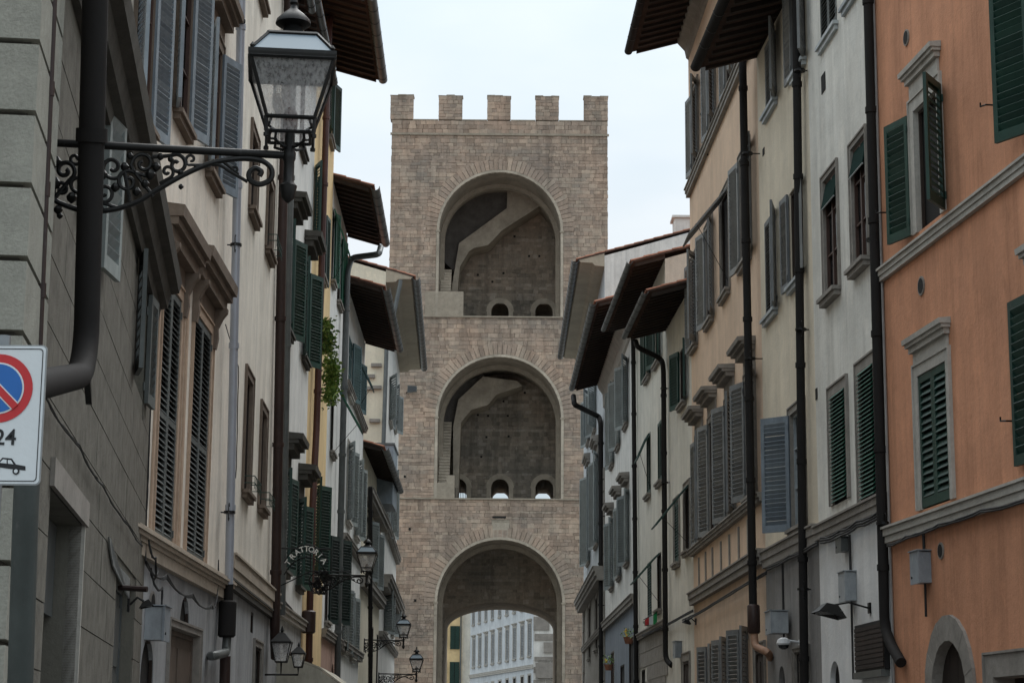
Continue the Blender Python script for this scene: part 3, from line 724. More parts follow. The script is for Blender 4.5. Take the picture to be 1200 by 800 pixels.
f = B2b = Fac(RP[1], RP[2], 'R', 'cream_house', 'smooth cream house with grey-blue shutters between two drainpipes')
K = dict(mat='gray_shutter', smat='light_frame', fill='dark', pitch=.06, indiv=True)
W(f, 897, 56, 138, w=1.2, far='c', near=902, sill=.08, rv=.08, **K); W(f, 929, -60, 92, w=1.1, near=934, far=922, sill=.08, rv=.08, **K)
W(f, 897, 262, 376, w=1.2, far='c', near=904, sill=.08, rv=.08, **K); W(f, 926, 228, 338, w=1.1, far=919, near=938, sill=.08, rv=.08, **K)
W(f, 928, 487, 622, w=1.25, far=893, rv=.1, lw=.62, mat='blue_shutter', fill='glass', frame='light_frame', sill=.1, smat='trim', sur=.12, pitch=.08, indiv=True)
zb = band(f, 900, 662, .3, .1, 'trim')
W(f, 932, 764, 800, w=1.3, fill='dark', rv=.15, sur=.06, sill=0)
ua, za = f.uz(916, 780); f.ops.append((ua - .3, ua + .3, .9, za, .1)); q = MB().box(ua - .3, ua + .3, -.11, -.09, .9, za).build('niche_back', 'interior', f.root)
fl = MB(); A = arc(ua, za - .3, .3, .3, 12)
for i in range(12):
    (xa, z_a), (xb, z_b) = A[i + 1], A[i]; fl.prism([(xa, z_a), (xb, z_b), (xb, za + .001), (xa, za + .001)], -.085, .002)
fl.build('arch_spandrel', 'ground_gray', q)
slot(f, 895, 174, 182, .2)
uu, zz = f.uz(890, 62); H2 = zz
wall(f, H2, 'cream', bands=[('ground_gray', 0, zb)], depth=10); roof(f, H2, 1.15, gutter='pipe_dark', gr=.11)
cable(f, [(900, 667, .12), (925, 654, .13), (958, 638, .13)], .02, 'black cable bundle below the ledge of the cream house', strands=2, sag=.02)
for i in range(4):
    u_, z_ = f.uz(934 + i * 6, 800); MB().tube([(u_, -.02, z_ - .3), (u_, -.02, f.zat(u_, 766))], .014, 6).build('window_bar', 'iron', f.root)
def camera_dome(f, x, y, label):
    c = f.P(x, y, .0); r0 = tag(link('security_camera', None, None, f.pt(c[0], 0, c[2]), f.rz), label, 'security camera')
    MB().box(-.05, .05, .003, .03, -.05, .05).build('back_plate', 'white_plastic', r0); MB().tube([(0, .03, 0), (0, .24, .03)], .022, 8).build('arm', 'white_plastic', r0, smooth=True)
    MB().lathe([(.04, .08), (.1, .05), (.13, -.02), (.12, -.05)], 0, .3, 14).build('housing', 'white_plastic', r0, smooth=True)
    MB().lathe([(.1, -.051), (.08, -.1), (.03, -.13)], 0, .3, 14).build('dome', 'glass', r0, smooth=True)
camera_dome(f, 938, 752, 'white dome security camera beside the barred window of the grey ground floor')

# ---- peach house
f = B3 = Fac(RP[2], RP[3], 'R', 'peach_house', 'tall peach house with grey shutters and a row of hooded windows')
K = dict(mat='gray_shutter', fill='dark', pitch=.09)
W(f, 812, 112, 203, w=1.2, far=804, near=810, sill=0, sur=.1, **K); W(f, 831, 66, 160, w=1.2, far=822, near=829, sill=0, sur=.1, **K); W(f, 851, 10, 112, w=1.2, far=843, near=852, sill=0, sur=.1, **K)
W(f, 811, 309, 411, w=1.1, far=803, near=806, sur=.1, **K); W(f, 828, 272, 383, w=1.3, far=816, near=830, sur=.1, **K)
W(f, 846, 235, 352, w=1.3, awn=(1.05, .85), sur=.1, **K); W(f, 868, 190, 316, w=1.5, far=855, near=878, sur=.1, **K)
HK = dict(hood=(.42, .24, .36), smat='trim', sur=.12, hmat='trim')
W(f, 817, 517, 640, w=1.3, far=810, near='o', indiv=True, **K, **HK); W(f, 832, 497, 627, w=1.3, far=818, near='o', indiv=True, **K, **HK)
W(f, 852, 475, 611, w=1.3, far=835, near='o', indiv=True, **K, **HK); W(f, 875, 447, 586, w=1.3, far=857, near='o', indiv=True, **K, **HK)
W(f, 830, 757, 800, w=1.0, z0=1.1, far=818, near='o', **K); W(f, 846, 749, 800, w=1.0, z0=1.1, far=835, near='o', **K); W(f, 869, 737, 800, w=1.0, z0=1.1, far=853, near='o', **K)
W(f, 887, 762, 900, w=1.2, z0=0, fill='door', frame='dark_wood', sur=.12)
ztop = band(f, 805, 226, .2, .13, 'trim')
zlow = band(f, 815, 704, .28, .16, 'trim'); band(f, 815, 645, .14, .14, 'trim', name='sill_course')
for x, yb_, yt_ in ((820, 690, 652), (828, 686, 645), (836, 681, 640), (846, 674, 633), (856, 668, 625), (867, 660, 616), (878, 652, 607)):
    u_, z_ = f.uz(x, yb_); MB().box(u_ - .06, u_ + .06, .003, .035, zlow + .32, f.zat(u_, yt_) - .02).build('panel_strip', 'trim', f.root)
for x, y in ((838, 101), (838, 107), (822, 134), (830, 181), (811, 222)):
    u_, z_ = f.uz(x, y); MB().tube([(u_, 0, z_), (u_, .03, z_)], .035, 8).build('wall_hole', 'interior', f.root)
u_, H3 = f.uz(805, 52); wall(f, H3, 'peach', depth=11)
q = MB(); q.prism([(.003, H3 - .55), (.06, H3 - .5), (.1, H3 - .3), (.28, H3 - .1), (.3, H3 - .002), (.003, H3 - .002)], .02, f.L - .02, 'x'); q.build('eaves_cornice', 'trim', f.root)
roof(f, H3, 1.5, gutter='pipe_dark', gr=.11, depth=11)
cable(f, [(800, 728, .12), (815, 721, .12), (840, 706, .13), (870, 688, .14), (898, 672, .13)], .018, 'black cable along the peach wall below its ledge', strands=2)
c_ = wall_lamp(f, 816, 728, 'small dark wall lantern at the far corner of the peach house', sz=.3, arm=.2)
meter(f, 892, 717, 907, 742, 'grey meter box between the peach wall and the grey ground floor', w=.6, d=.3, conduit=(.9, .2))

# ---- houses beyond the peach one
f = B4 = Fac(RP[3], RP[4], 'R', 'small_cream_house', 'low cream house with green shutters and an overhanging eave, next to the peach house')
K = dict(mat='green', fill='dark', pitch=.08)
W(f, 797, 412, 478, w=1.3, far=785, near=801, **K)
W(f, 791, 590, 662, w=1.1, far='c', near='c', sur=.1, **K); W(f, 803, 572, 648, w=1.1, awn=(1.05, .85), sur=.1, **K)
W(f, 802, 775, 900, w=1.2, z0=0, fill='door', sur=.2, frame='dark_wood')
u_, H4 = f.uz(785, 379); wall(f, H4, 'pale_cream', bands=[('peach', f.zat(2, 445), 99)] if 0 else [], depth=9)
roof(f, H4, 1.1, gutter='pipe_gray', pitch=.4)
cable(f, [(753, 745, .1), (781, 733, .1), (812, 716, .1)], .018, 'black cable across the low cream house above its door', strands=2)
meter(f, 785, 752, 793, 770, 'grey meter box beside the foot of the bent drainpipe', w=.5)
f = B5 = Fac(RP[4], RP[5], 'R', 'narrow_cream_house', 'pale house with dark green shutters above a stone faced ground floor')
W(f, 757, 382, 447, w=1.4, far=751, near='o', **K); W(f, 768, 360, 430, w=1.4, far='o', near='o', **K)
W(f, 758, 512, 583, w=1.2, far='c', near='c', awn=(.8, .35), **K); W(f, 771, 497, 568, w=1.2, far='c', near='c', **K)
W(f, 759, 660, 728, w=1.2, far='c', near='c', **K); W(f, 770, 650, 716, w=1.2, awn=(.85, .75), **K)
zb = band(f, 753, 746, .16, .12, 'trim'); W(f, 752, 785, 900, w=1.2, z0=0, fill='dark')
for i in range(6):
    z0_ = zb - .45 * (i + 1); u_ = -.0
    if z0_ < 0: break
    k = 0; u_ = .05 + (i % 2) * .5
    while u_ < f.L - .3:
        u2_ = min(f.L - .05, u_ + 1.15)
        if not any(o[0] - .05 < u2_ and o[1] + .05 > u_ and o[2] < z0_ + .4 and o[3] > z0_ for o in f.ops): MB().box(u_, u2_ - .02, .001, .03, z0_, z0_ + .43).build('stone_block', 'rustic', f.root)
        u_ = u2_
u_, H5 = f.uz(746, 376); wall(f, H5, 'pale_cream', depth=9); roof(f, H5, .95, gutter='pipe_gray', pitch=.4)
f = B6 = Fac(RP[5], RP[6], 'R', 'white_hooded_house', 'white house with pale shutters, stone window hoods and a deep dark eave')
K = dict(mat='pale_shutter', fill='dark', pitch=.09, far='o', near='o')
for x, a, b_ in ((716.5, 458, 548), (723.5, 446, 527), (732.5, 428, 502)): W(f, x, a, b_, w=1.5, **K)
for x, a, b_ in ((716.5, 612, 690), (725, 594, 678), (734, 580, 662)): W(f, x, a, b_, w=1.4, hood=(.3, .3, .35), **K)
W(f, 716, 764, 900, w=2.0, z0=0, fill='glass'); W(f, 727, 780, 900, w=2.2, z0=0, fill='dark'); W(f, 737, 752, 800, w=2.2, fill='dark', z0=.9)
zb = band(f, 709, 735, .3, .16, 'trim')
u_, H6 = f.uz(707, 454); wall(f, H6, 'white_wall', bands=[('blue_gray_wall', 0, zb)], depth=9)
q = MB(); q.prism([(.003, H6 - 1.1), (.08, H6 - 1.05), (.1, H6 - .5), (.3, H6 - .2), (.32, H6 - .002), (.003, H6 - .002)], .02, f.L - .02, 'x'); q.build('eaves_cornice', 'trim_light', f.root)
roof(f, H6, 1.3, gutter='pipe_gray', gr=.12, pitch=.5)
f = B7 = Fac(RP[6], RP[7], 'R', 'corner_palazzo', 'tall pale house with a cream gable wall and deep moulded cornice, against the tower')
K = dict(mat='pale_shutter', fill='dark', pitch=.1, far='o', near='o')
for x, a, b_ in ((689, 468, 522), (696, 458, 510)): W(f, x, a, b_, w=2.2, **K)
for x, a, b_ in ((689, 558, 662), (698, 540, 642)): W(f, x, a, b_, w=2.4, hood=(.4, .4, .3), **K)
for x, a in ((690, 712), (698, 702)): W(f, x, a, a + 60, w=2.2, fill='dark', sur=.3, smat='rustic')
zb = band(f, 683, 700, .55, .5, 'trim', steps=3, name='cornice_band'); band(f, 683, 762, .2, .15, 'trim')
for i in range(8):
    for k, (ua_, ub_) in enumerate(((.05, 1.0 + .35 * (i % 2)), (f.L - 1.1 - .3 * (i % 2), f.L - .05))):
        MB().box(ua_, ub_, .001, .08, i * zb / 8 + .02, (i + 1) * zb / 8 - .03).build('quoin', 'rustic', f.root)
for i in range(8, 30):
    z0_ = zb + .6 + (i - 8) * .52
    if z0_ > 13: break
    MB().box(.03, .7 + .25 * (i % 2), .001, .07, z0_, z0_ + .47).build('quoin', 'trim', f.root)
H7 = f.zat(0, 300, .9) ; wall(f, H7, 'bluish_white', bands=[('rustic', 0, zb)], depth=16)
# pale gable end wall facing down the street
q = MB(); q.quad((-.02, .0, 8), (-.02, -16, 8), (-.02, -16, H7), (-.02, -8, H7 + 2.4 - .1), (-.02, 0, H7 + .02)); q.build('gable_wall', 'gable_cream' if 0 else 'white_wall', f.root)
roof(f, H7, 1.15, gutter='zinc', gr=.16, box='soffit', depth=16, sl=.28)
q = MB(); q.box(1.0, 2.0, -3.9, -3.1, H7 + .8, H7 + 2.0); q.box(.9, 2.1, -4, -3.0, H7 + 2.001, H7 + 2.1); q.build('chimney', 'white_wall', f.root)

# drainpipes, right side
pipe(B1, [(1014, -60, .2), (1040, 738, .2), (1044, 752, .2), (1057, 776, .16), (1059, 778, -.05)] if 0 else [(1016, -60), (1037, 735), (1044, 755), (1056, 776, .1)], .078, 'pipe_dark', 'long dark drainpipe with a bent foot between the orange and grey-white houses', out=.1, brackets=[(1023, 281, -.9), (1035, 613, -.9)])
pipe(B2b, [(932, -60), (943, 830)], .075, 'pipe_dark', 'black drainpipe down the cream house with scrolled wall brackets', out=.14, brackets=[(937, 83, -.7), (938.5, 386, -.7), (941, 690, -.7)])
pipe(B3, [(870, 60), (882.5, 708)], .08, 'pipe_dark', 'dark drainpipe on the peach house ending in a dark brown trap', out=.25, brackets=[(876, 180, -.6), (879, 420, -.6)], boxat=(883, 708, 742, .125, 'pipe_brown'))
pipe(B3, [(883.5, 741), (885, 757), (900, 764, .12), (903, 770, 0)], .075, 'terra_pipe', 'short orange elbow pipe under the brown trap', out=.25, collars=9)
pipe(B4, [(745, 400, .9), (747, 407, .9), (775, 420, .14), (777.5, 430), (780, 772), (787, 779, .02)], .075, 'pipe_dark', 'black drainpipe stepping back from the low eave, bent foot at the meter box', out=.14, brackets=[(778, 455, -.5), (779, 565, -.5)]) 
pipe(B5, [(742, 395), (746, 830)], .075, 'pipe_dark', 'black drainpipe straight down beside the white hooded house', out=.12)
pipe(B6, [(672, 464, 1.35), (673, 474, 1.35), (702, 488, .14), (704, 496), (705, 830)], .11, 'pipe_dark', 'dark drainpipe running from the deep eave gutter in towards the tower', out=.14)

# ================================================================== LEFT SIDE
# ---- grey stone faced house in front
f = L1 = Fac(LC, LN, 'L', 'gray_stone_house', 'low grey stone-faced house, nearest on the left, with a rusticated corner')
W(f, 118, 118, 313, x2=97, fill='dark', far=142, near=86, lw=.56, mat='pale_shutter', pitch=.1, indiv=True, sill=0, rv=.16, mid=False)
W(f, 170, 345, 472, x2=157, fill='dark', far=182, near=168, lw=.5, mat='old_shutter', pitch=.1, indiv=True, sill=0, rv=.16)
W(f, 91, 616, 800, x2=50, fill='dark', z0=0, rv=.65, sill=0)
W(f, 155, 690, 800, x2=132, fill='door', z0=0, rv=.2, frame='pipe_gray')
_, H1 = f.uz(183, 338); H1 += .0
LOFF = f.L
wall(f, H1, 'gray_plaster', depth=8)
PU = f.uz(56, 2)[0]       # where the corner pier ends along the wall
# flat stone panels with open joints
zz = [2.52 - .46 * 5 + .46 * i for i in range(30)]
for i, z0_ in enumerate(zz):
    if z0_ + .46 > H1 - .45: break
    u_ = .03 + (i % 3) * .5 - 1.2
    while u_ < PU - .1:
        a, b_ = max(.03, u_), min(PU - .02, u_ + 1.9); u_ += 1.9; z0c = max(.02, z0_)
        segs = [(a, b_)]
        for o in f.ops:
            if o[2] < z0_ + .44 and o[3] > z0_:
                ns = []
                for p, q_ in segs:
                    if o[1] + .02 <= p or o[0] - .02 >= q_: ns.append((p, q_))
                    else:
                        if p < o[0] - .06: ns.append((p, o[0] - .03))
                        if q_ > o[1] + .06: ns.append((o[1] + .03, q_))
                segs = ns
        for p, q_ in segs:
            if q_ - p > .08: MB().box(p + .004, q_ - .004, .001, .014 + random.uniform(0, .003), z0c + .004, z0_ + .453).build('stone_panel', 'panel_stone', f.root)
# rusticated corner pier: blocks with deep joints, seen on both faces
zj = []; u_c = f.L
for y in (52, 131 + .0, 216, 304, 390): zj.append(f.zat(u_c + .0, y, .1))
g = (zj[0] - zj[-1]) / 4; k = 0; zz = zj[-1]
while zz > 0: zz -= g
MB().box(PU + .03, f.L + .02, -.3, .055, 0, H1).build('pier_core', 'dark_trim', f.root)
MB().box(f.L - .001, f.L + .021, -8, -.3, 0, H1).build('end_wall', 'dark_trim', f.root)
k = 0
while zz < H1 - .1:
    z1_ = zz + g - .035; ext = .0 if k % 2 else .0; za_ = max(0, zz)
    MB().box(PU, f.L + .09, -.55 - .4 * (k % 2), .11, za_, min(H1, z1_)).build('stone_block', 'ashlar', f.root)
    MB().box(f.L + .02, f.L + .085, -2.4 - .3 * (k % 2), -.59 - .4 * (k % 2), za_, min(H1, z1_)).build('stone_block', 'ashlar', f.root)
    zz += g; k += 1
# dark timber cornice
q = MB(); q.prism([(.003, H1 - .42), (.06, H1 - .42), (.08, H1 - .3), (.16, H1 - .28), (.2, H1 - .1), (.3, H1 - .08), (.33, H1 + .06), (.003, H1 + .06)], .0, f.L + .2, 'x'); q.build('cornice', 'dark_trim', f.root)
ub_, zb_ = f.uz(163, 62, .42)
MB().box(ub_, f.L + .2, .25, .43, H1 + .061, H1 + .3).build('fascia', 'dark_trim', f.root)
q = MB(); q.prism([(.25, H1 + .062), (.25, H1 + .28), (-6, H1 + 1.6), (-6, H1 + .062)], .02, f.L + .2, 'x'); q.build('roof', 'dark_trim', f.root)
# roller box inside the doorway
o_ = f.ops[2]; q = MB(); q.box(o_[0] + .02, o_[1] - .02, -.6, -.2, o_[3] - .75, o_[3] - .01); q.build('roller_box', 'pipe_gray', f.root)
MB().box(o_[0] - .05, o_[0] + .0, -.1, .03, 0, o_[3] + .02).build('door_trim', 'trim_light', f.root)
q = MB(); q.box(o_[0] - .12, o_[1] + .12, .016, .05, o_[3], o_[3] + .2); q.build('lintel', 'trim', f.root)
pipe(f, [(64, -70), (44, 400), (38, 560)], .032, 'pipe_brown', 'thin grey-brown conduit pipe beside the rusticated corner', out=.1, collars=.55)
big = pipe(f, [(114, -90, .3), (101, 405, .3), (94, 440, .3), (20, 456, .3)], .085, 'pipe_dark', 'thick black drainpipe that bends left behind the parking sign', out=.16, collars=9)
pipe(f, [(32, 560), (30, 600), (22, 860)], .066, 'pipe_green', 'weathered grey-green pipe below the parking sign', out=.3, collars=1.1)
q = MB(); c = Vector(f.P(98, 430, .3)); q.prism([(c.x - .02, c.z + .07), (c.x - .3, c.z - .2), (c.x - .26, c.z - .2), (c.x + .05, c.z - .03)], .3, .34); q.build('bracket', 'iron', big)
cable(f, [(50, 462, .05), (92, 523, .05), (120, 570, .05), (150, 615, .05), (167, 640, .05)], .007, 'frayed dark cable crossing the grey stone wall on the left', sag=.03, n=10, strands=2)
wl = wall_lamp(f, 149, 708, 'square floodlight low on the grey stone wall', sz=.22, arm=.18)
c = f.P(139, 688, .0); q = MB(); q.tube([(c[0], 0, c[2]), (c[0] + .1, .3, c[2] - .02)], .03, 8); ob = q.build('pipe_stub', 'pipe_brown', None, loc=(f.A[0], f.A[1], 0), rz=f.rz); tag(ob, 'short rusty pipe stub poking from the grey stone wall', 'pipe')
q = MB(); a_, b_, c_ = f.P(136, 630, .1), f.P(139, 655, .1), f.P(158, 688, .1)
q.prism([(a_[0] - .1, a_[2]), (a_[0] + .1, a_[2]), (b_[0] + .1, b_[2]), (c_[0] + .0, c_[2] + .1), (c_[0] - .0, c_[2] - .12), (b_[0] - .1, b_[2] - .05)], .03, .045)
ob = q.build('canopy_strip', 'sign_metal', None, loc=(f.A[0], f.A[1], 0), rz=f.rz); tag(ob, 'bent pale metal canopy strip over the second doorway of the grey house', 'canopy')

# ---- pink-beige palazzo with hooded windows
f = L2 = Fac(LP[1], L2N, 'L', 'pink_palazzo', 'pinkish palazzo with blue shutters above and hooded louvred windows below')
K = dict(mat='blue_shutter', pitch=.07, indiv=True, smat='trim_brown', hmat='trim_brown')
W(f, 181, -190, 158, w=1.1, fill='glass', far=205, near=178, lw=.56, sur=.14, **K)
W(f, 222, -22, 158, w=1.1, fill='glass', far=247, near='o', lw=.56, sur=.14, hood=(.4, .3, .3), **K)
W(f, 256, 64, 222, w=1.1, fill='glass', far=280, near='o', lw=.56, sur=.14, hood=(.4, .3, .3), **K)
K = dict(mat='old_shutter', pitch=.075, smat='trim_peach', hmat='trim_brown', indiv=True)
W(f, 206, 353, 645, x2=184, fill='dark', far='c', near='c', sur=.14, hood=(.42, .42, .31), rv=.05, he=.5, consoles=True, sill=0, mid=True, **K)
W(f, 242, 392, 666, x2=221, fill='dark', far='c', near='c', sur=.14, hood=(.42, .42, .31), rv=.05, he=.5, consoles=True, sill=0, mid=True, **K)
zb = band(f, 252, 694, .3, .12, 'trim_beige', steps=2); band(f, 252, 676, .05, .16, 'trim_beige', steps=1, name='ledge')
W(f, 232, 745, 800, x2=196, fill='door', z0=0, rv=.15, frame='door_wood', sur=.08, smat='trim')
W(f, 222, 701, 733, x2=211, fill='dark', arch='left_ground', sill=0); W(f, 180, 750, 800, x2=165, fill='dark', z0=0, arch='left_ground')
slot(f, 178, 695, 722, .2, rnd=True, rim='trim')
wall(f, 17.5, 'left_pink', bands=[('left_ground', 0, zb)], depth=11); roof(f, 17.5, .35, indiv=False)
for x, yt_, yb_, w_ in ((214, 330, 650, .13), (181, 300, 640, .1)):
    u_, z_ = f.uz(x, (yt_ + yb_) / 2); MB().box(u_ - w_ / 2, u_ + w_ / 2, .002, .03, f.zat(u_, yb_), f.zat(u_, yt_)).build('pilaster_strip', 'trim_peach', f.root)
meter(f, 187, 712, 205, 750, 'pale blue-grey meter box under tangled cables on the left', w=.42, d=.22)
cable(f, [(176, 470, .05), (173, 560, .06), (170, 640, .08), (171, 662, .12), (195, 678, .14), (225, 700, .14), (248, 712, .13), (254, 700, .1), (256, 660, .06)], .009, 'tangle of black cables drooping under the ledge of the pink palazzo', strands=4, sag=.06)
cable(f, [(172, 620, .1), (182, 655, .2), (184, 670, .12), (176, 668, .1), (190, 690, .1), (188, 720, .1)], .012, 'loose loop of cable beside the grey house corner', strands=2, sag=.1)
# ---- cream house
f = L2b = Fac(LP[2], LP[1], 'L', 'cream_plaster_house', 'worn cream house with narrow recessed windows behind a pale blue drainpipe')
K = dict(fill='dark', smat='trim_brown', rv=.09)
W(f, 300, 172, 262, w=1.15, **K, sur=.12); W(f, 318, 224, 306, w=1.15, rail=True, **K, sur=.12); W(f, 275, 70, 190, w=1.15, **K, sur=.12)
W(f, 309, -40, 12, w=1.1, **K, sur=.12); W(f, 326, 60, 130, w=1.0, **K)
K = dict(fill='dark', smat='trim_brown', rv=.09, rail=True, sur=.12)
W(f, 268, 412, 560, w=1.1, **K); W(f, 293, 451, 583, w=1.15, **K); W(f, 310, 489, 600, w=1.15, **K)
zb = band(f, 318, 714, .42, .14, 'trim_beige'); band(f, 318, 722, .12, .1, 'dark_trim', steps=1, name='painted_ledge_shadow')  # second band is a dark strip painting in the shadow below the ledge
W(f, 297, 718, 742, w=.55, fill='dark', sill=0); W(f, 305, 760, 800, w=1.5, z0=0, fill='dark', sur=.1)
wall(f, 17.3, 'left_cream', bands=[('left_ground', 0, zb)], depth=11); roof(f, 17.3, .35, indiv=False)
cable(f, [(264, 380, .03), (279, 430, .03), (278, 505, .03), (276, 560, .03)], .008, 'thin wire down the cream plaster house', n=4)
pipe(L2b, [(284, -60), (268, 690)], .068, 'pipe_blue', 'pale blue-grey drainpipe down the cream plaster house', out=.14, brackets=[(281, 25, .8), (276.5, 287, .8), (269, 600, .8)], collars=2.2, boxat=(267, 703, 747, .14, 'pipe_dark'))
pipe(L2b, [(268, 684), (267.5, 705)], .075, 'pipe_dark', 'short black joint under the pale blue drainpipe', out=.14, collars=9)
pipe(L2b, [(266, 745), (265, 764, .14), (250, 768, .1), (247, 768, .0)], .07, 'pipe_gray', 'grey elbow running left under the black trap', out=.14, collars=9)
pipe(L2b, [(264, 768), (262, 850)], .085, 'pipe_brown', 'stubby brown pipe at the foot of the cream plaster house', out=.12, collars=9)
# ---- pale house with green shutters
f = L3 = Fac(LP[3], LP[2], 'L', 'pale_gray_house', 'pale grey-white house with big dark green shutters and hooded windows')
K = dict(mat='green', fill='dark', smat='dark_trim', pitch=.075, indiv=True)
W(f, 341, 280, 396, w=1.2, far=358, near='o', hood=(.35, .35, .4), **K); W(f, 360, 320, 428, w=1.2, far=377, near='o', hood=(.35, .35, .4), **K)
W(f, 357, 80, 186, w=1.15, fill='glass', smat='dark_trim')
W(f, 337, 560, 672, w=1.2, far=348, near='o', hood=(.45, .35, .4), **K); W(f, 353, 592, 690, w=1.2, far=366, near='o', hood=(.45, .35, .4), **K)
zb = band(f, 350, 733, .2, .14, 'trim'); W(f, 345, 765, 800, w=1.4, z0=0, fill='glass'); W(f, 337, 752, 800, w=1.2, z0=0, fill='dark')
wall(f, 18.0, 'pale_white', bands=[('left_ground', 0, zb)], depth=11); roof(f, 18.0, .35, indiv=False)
pipe(L3, [(340, -60), (330, 300), (322, 745), (323, 770)], .1, 'pipe_brown', 'wide brown drainpipe between the cream and pale grey houses', out=.16, collars=2.5)
pipe(L3, [(347, -60), (338, 300), (330, 720)], .08, 'pipe_gray', 'grey pipe beside the wide brown drainpipe', out=.14, collars=2.5)
cable(f, [(330, 705, .1), (340, 716, .1), (352, 732, .1)], .02, 'dark cable under the ledge of the pale grey house', strands=3)
# ---- yellow house
f = L4 = Fac(LP[4], LP[3], 'L', 'yellow_house', 'narrow yellow house with a red drainpipe and a deep rafter eave')
K = dict(mat='green', fill='dark', smat='trim', pitch=.075)
W(f, 389, 97, 172, w=1.15, far=399, near='o', **K); W(f, 372, 60, 140, w=1.15, awn=(1.0, .5), **K)
W(f, 371, 207, 290, w=1.1, far=377, near='o', **K); W(f, 380, 252, 332, w=1.1, far=386, near='o', **K)
W(f, 370, 568, 676, w=1.2, far=387, near='o', **K); W(f, 362, 410, 500, w=1.1, far=368, **K)
u_, H_ = f.uz(394, 84); wall(f, H_, 'yellow', depth=10); roof(f, H_, 1.25, gutter='pipe_gray', gr=.13, under='terra_under')
pipe(L4, [(430, -6, 1.2), (392, 14, .2), (386, 24), (371, 500), (366, 600), (363, 715), (361, 830)], .085, 'pipe_red', 'reddish-brown drainpipe down the yellow house from its eave', out=.16, boxat=(362, 715, 742, .17, 'pipe_brown'))
# ---- white house with balcony greenery
f = L5 = Fac(LP[5], LP[4], 'L', 'white_green_house', 'white house with bright green shutters and trailing plants')
K = dict(mat='green_bright', fill='dark', smat='trim', pitch=.08)
W(f, 391, 250, 335, w=1.2, awn=(1.3, .45), far='o', **K); W(f, 399, 280, 362, w=1.2, far='o', **K)
W(f, 383, 432, 518, w=1.2, far='o', **K); W(f, 391, 450, 535, w=1.2, awn=(1.4, .8), **K)
K = dict(mat='green_dark', fill='dark', smat='trim', pitch=.085)
W(f, 385, 627, 730, w=1.2, far=397, lw=.65, **K); W(f, 397, 632, 731, w=1.1, far=411, lw=.65, **K)
zb = band(f, 392, 752, .2, .15, 'trim'); W(f, 391, 778, 800, w=1.0, z0=0, fill='dark', arch='pinkish')
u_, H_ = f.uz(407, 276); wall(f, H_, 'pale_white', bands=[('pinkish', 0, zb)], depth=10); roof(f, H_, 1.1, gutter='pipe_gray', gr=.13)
pipe(L5, [(446, 290, 1.15), (444, 298, 1.15), (412, 302, .25), (407, 318), (402, 500), (397, 700), (394, 860)], .095, 'pipe_gray', 'grey drainpipe with a long offset below the second eave', out=.18)
f = L6 = Fac(LP[6], LP[5], 'L', 'white_balcony_house', 'white house with blue-green shutters under a dark slanting eave')
K = dict(mat='bluegreen', fill='glass', smat='trim_light', pitch=.09, frame='bluegreen')
W(f, 412, 402, 470, w=1.5, far='o', **K); W(f, 420, 425, 482, w=1.5, far='o', awn=(1.0, .5), **K)
K = dict(mat='pale_shutter', fill='dark', smat='trim_light', pitch=.09)
W(f, 410, 528, 615, w=1.5, far='o', near='o', sur=.12, **K); W(f, 419, 548, 632, w=1.5, far='o', near='o', sur=.12, **K)
W(f, 405, 690, 765, w=1.5, far='o', near='o', **K); W(f, 414, 700, 772, w=1.5, far='o', near='o', **K)
band(f, 418, 770, .25, .2, 'trim'); band(f, 423, 655, .16, .2, 'trim'); band(f, 424, 490, .14, .15, 'trim', name='sill_course')
u_, H_ = f.uz(428, 402); wall(f, H_, 'pale_white', depth=10); roof(f, H_, 1.15, gutter='pipe_gray', gr=.13)
# ---- low far house with a small red roof
P7 = LP[6]; P8 = (-5.45, 83.5); P9 = (at(465, 620, SE)[0], SE)
f = L7 = Fac(P8, P7, 'L', 'low_roofed_house', 'low grey house with a small red tiled roof before the tower')
K = dict(mat='pale_shutter', fill='dark', smat='trim', pitch=.1)
for x, a, b_ in ((433, 610, 680), (441, 625, 690)): W(f, x, a, b_, w=1.6, far='o', near='o', **K)
W(f, 436, 735, 900, w=2, z0=0, fill='glass'); W(f, 443, 745, 900, w=2, z0=0, fill='dark')
band(f, 446, 705, .35, .3, 'trim'); band(f, 446, 600, .3, .4, 'trim', name='cornice_band')
_, H_ = f.uz(445, 568); wall(f, H_, 'gable_cream', depth=9); roof(f, H_, .7, gutter='pipe_gray', gr=.13, under='dark_wood')
q = MB(); a_ = f.uz(424, 533)[0]
# ---- far cream house with the moulded cornice
f = L8 = Fac(P9, P8, 'L', 'far_cream_palazzo', 'far cream house with a plain gable and a heavy moulded cornice, against the tower')
K = dict(mat='pale_shutter', fill='dark', smat='trim_light', pitch=.11)
for x, a, b_ in ((458, 450, 500), (463, 462, 506)): W(f, x, a, b_, w=2, far='o', near='o', **K)
for x, a, b_ in ((454, 548, 628), (461, 560, 630)): W(f, x, a, b_, w=2.2, far='o', near='o', **K)
for x, a, b_ in ((452, 690, 742), (460, 705, 745)): W(f, x, a, b_, w=2.2, far='o', near='o', **K)
band(f, 463, 697, .5, .5, 'trim', steps=3, name='cornice_band'); band(f, 463, 640, .25, .25, 'trim'); band(f, 463, 765, .2, .2, 'trim')
H8 = f.zat(f.L, 322, 1.1) + .1; wall(f, H8, 'white_wall', depth=14)
q = MB(); q.quad((f.L + .02, 0, 4), (f.L + .02, -14, 4), (f.L + .02, -14, H8), (f.L + .02, -7, H8 + 2.0), (f.L + .02, 0, H8 + .02)); gw = q.build('gable_wall', 'gable_cream', f.root)
gf = Fac((P8[0] - 10, P8[1] - .05), (P8[0], P8[1] - .05), 'R')
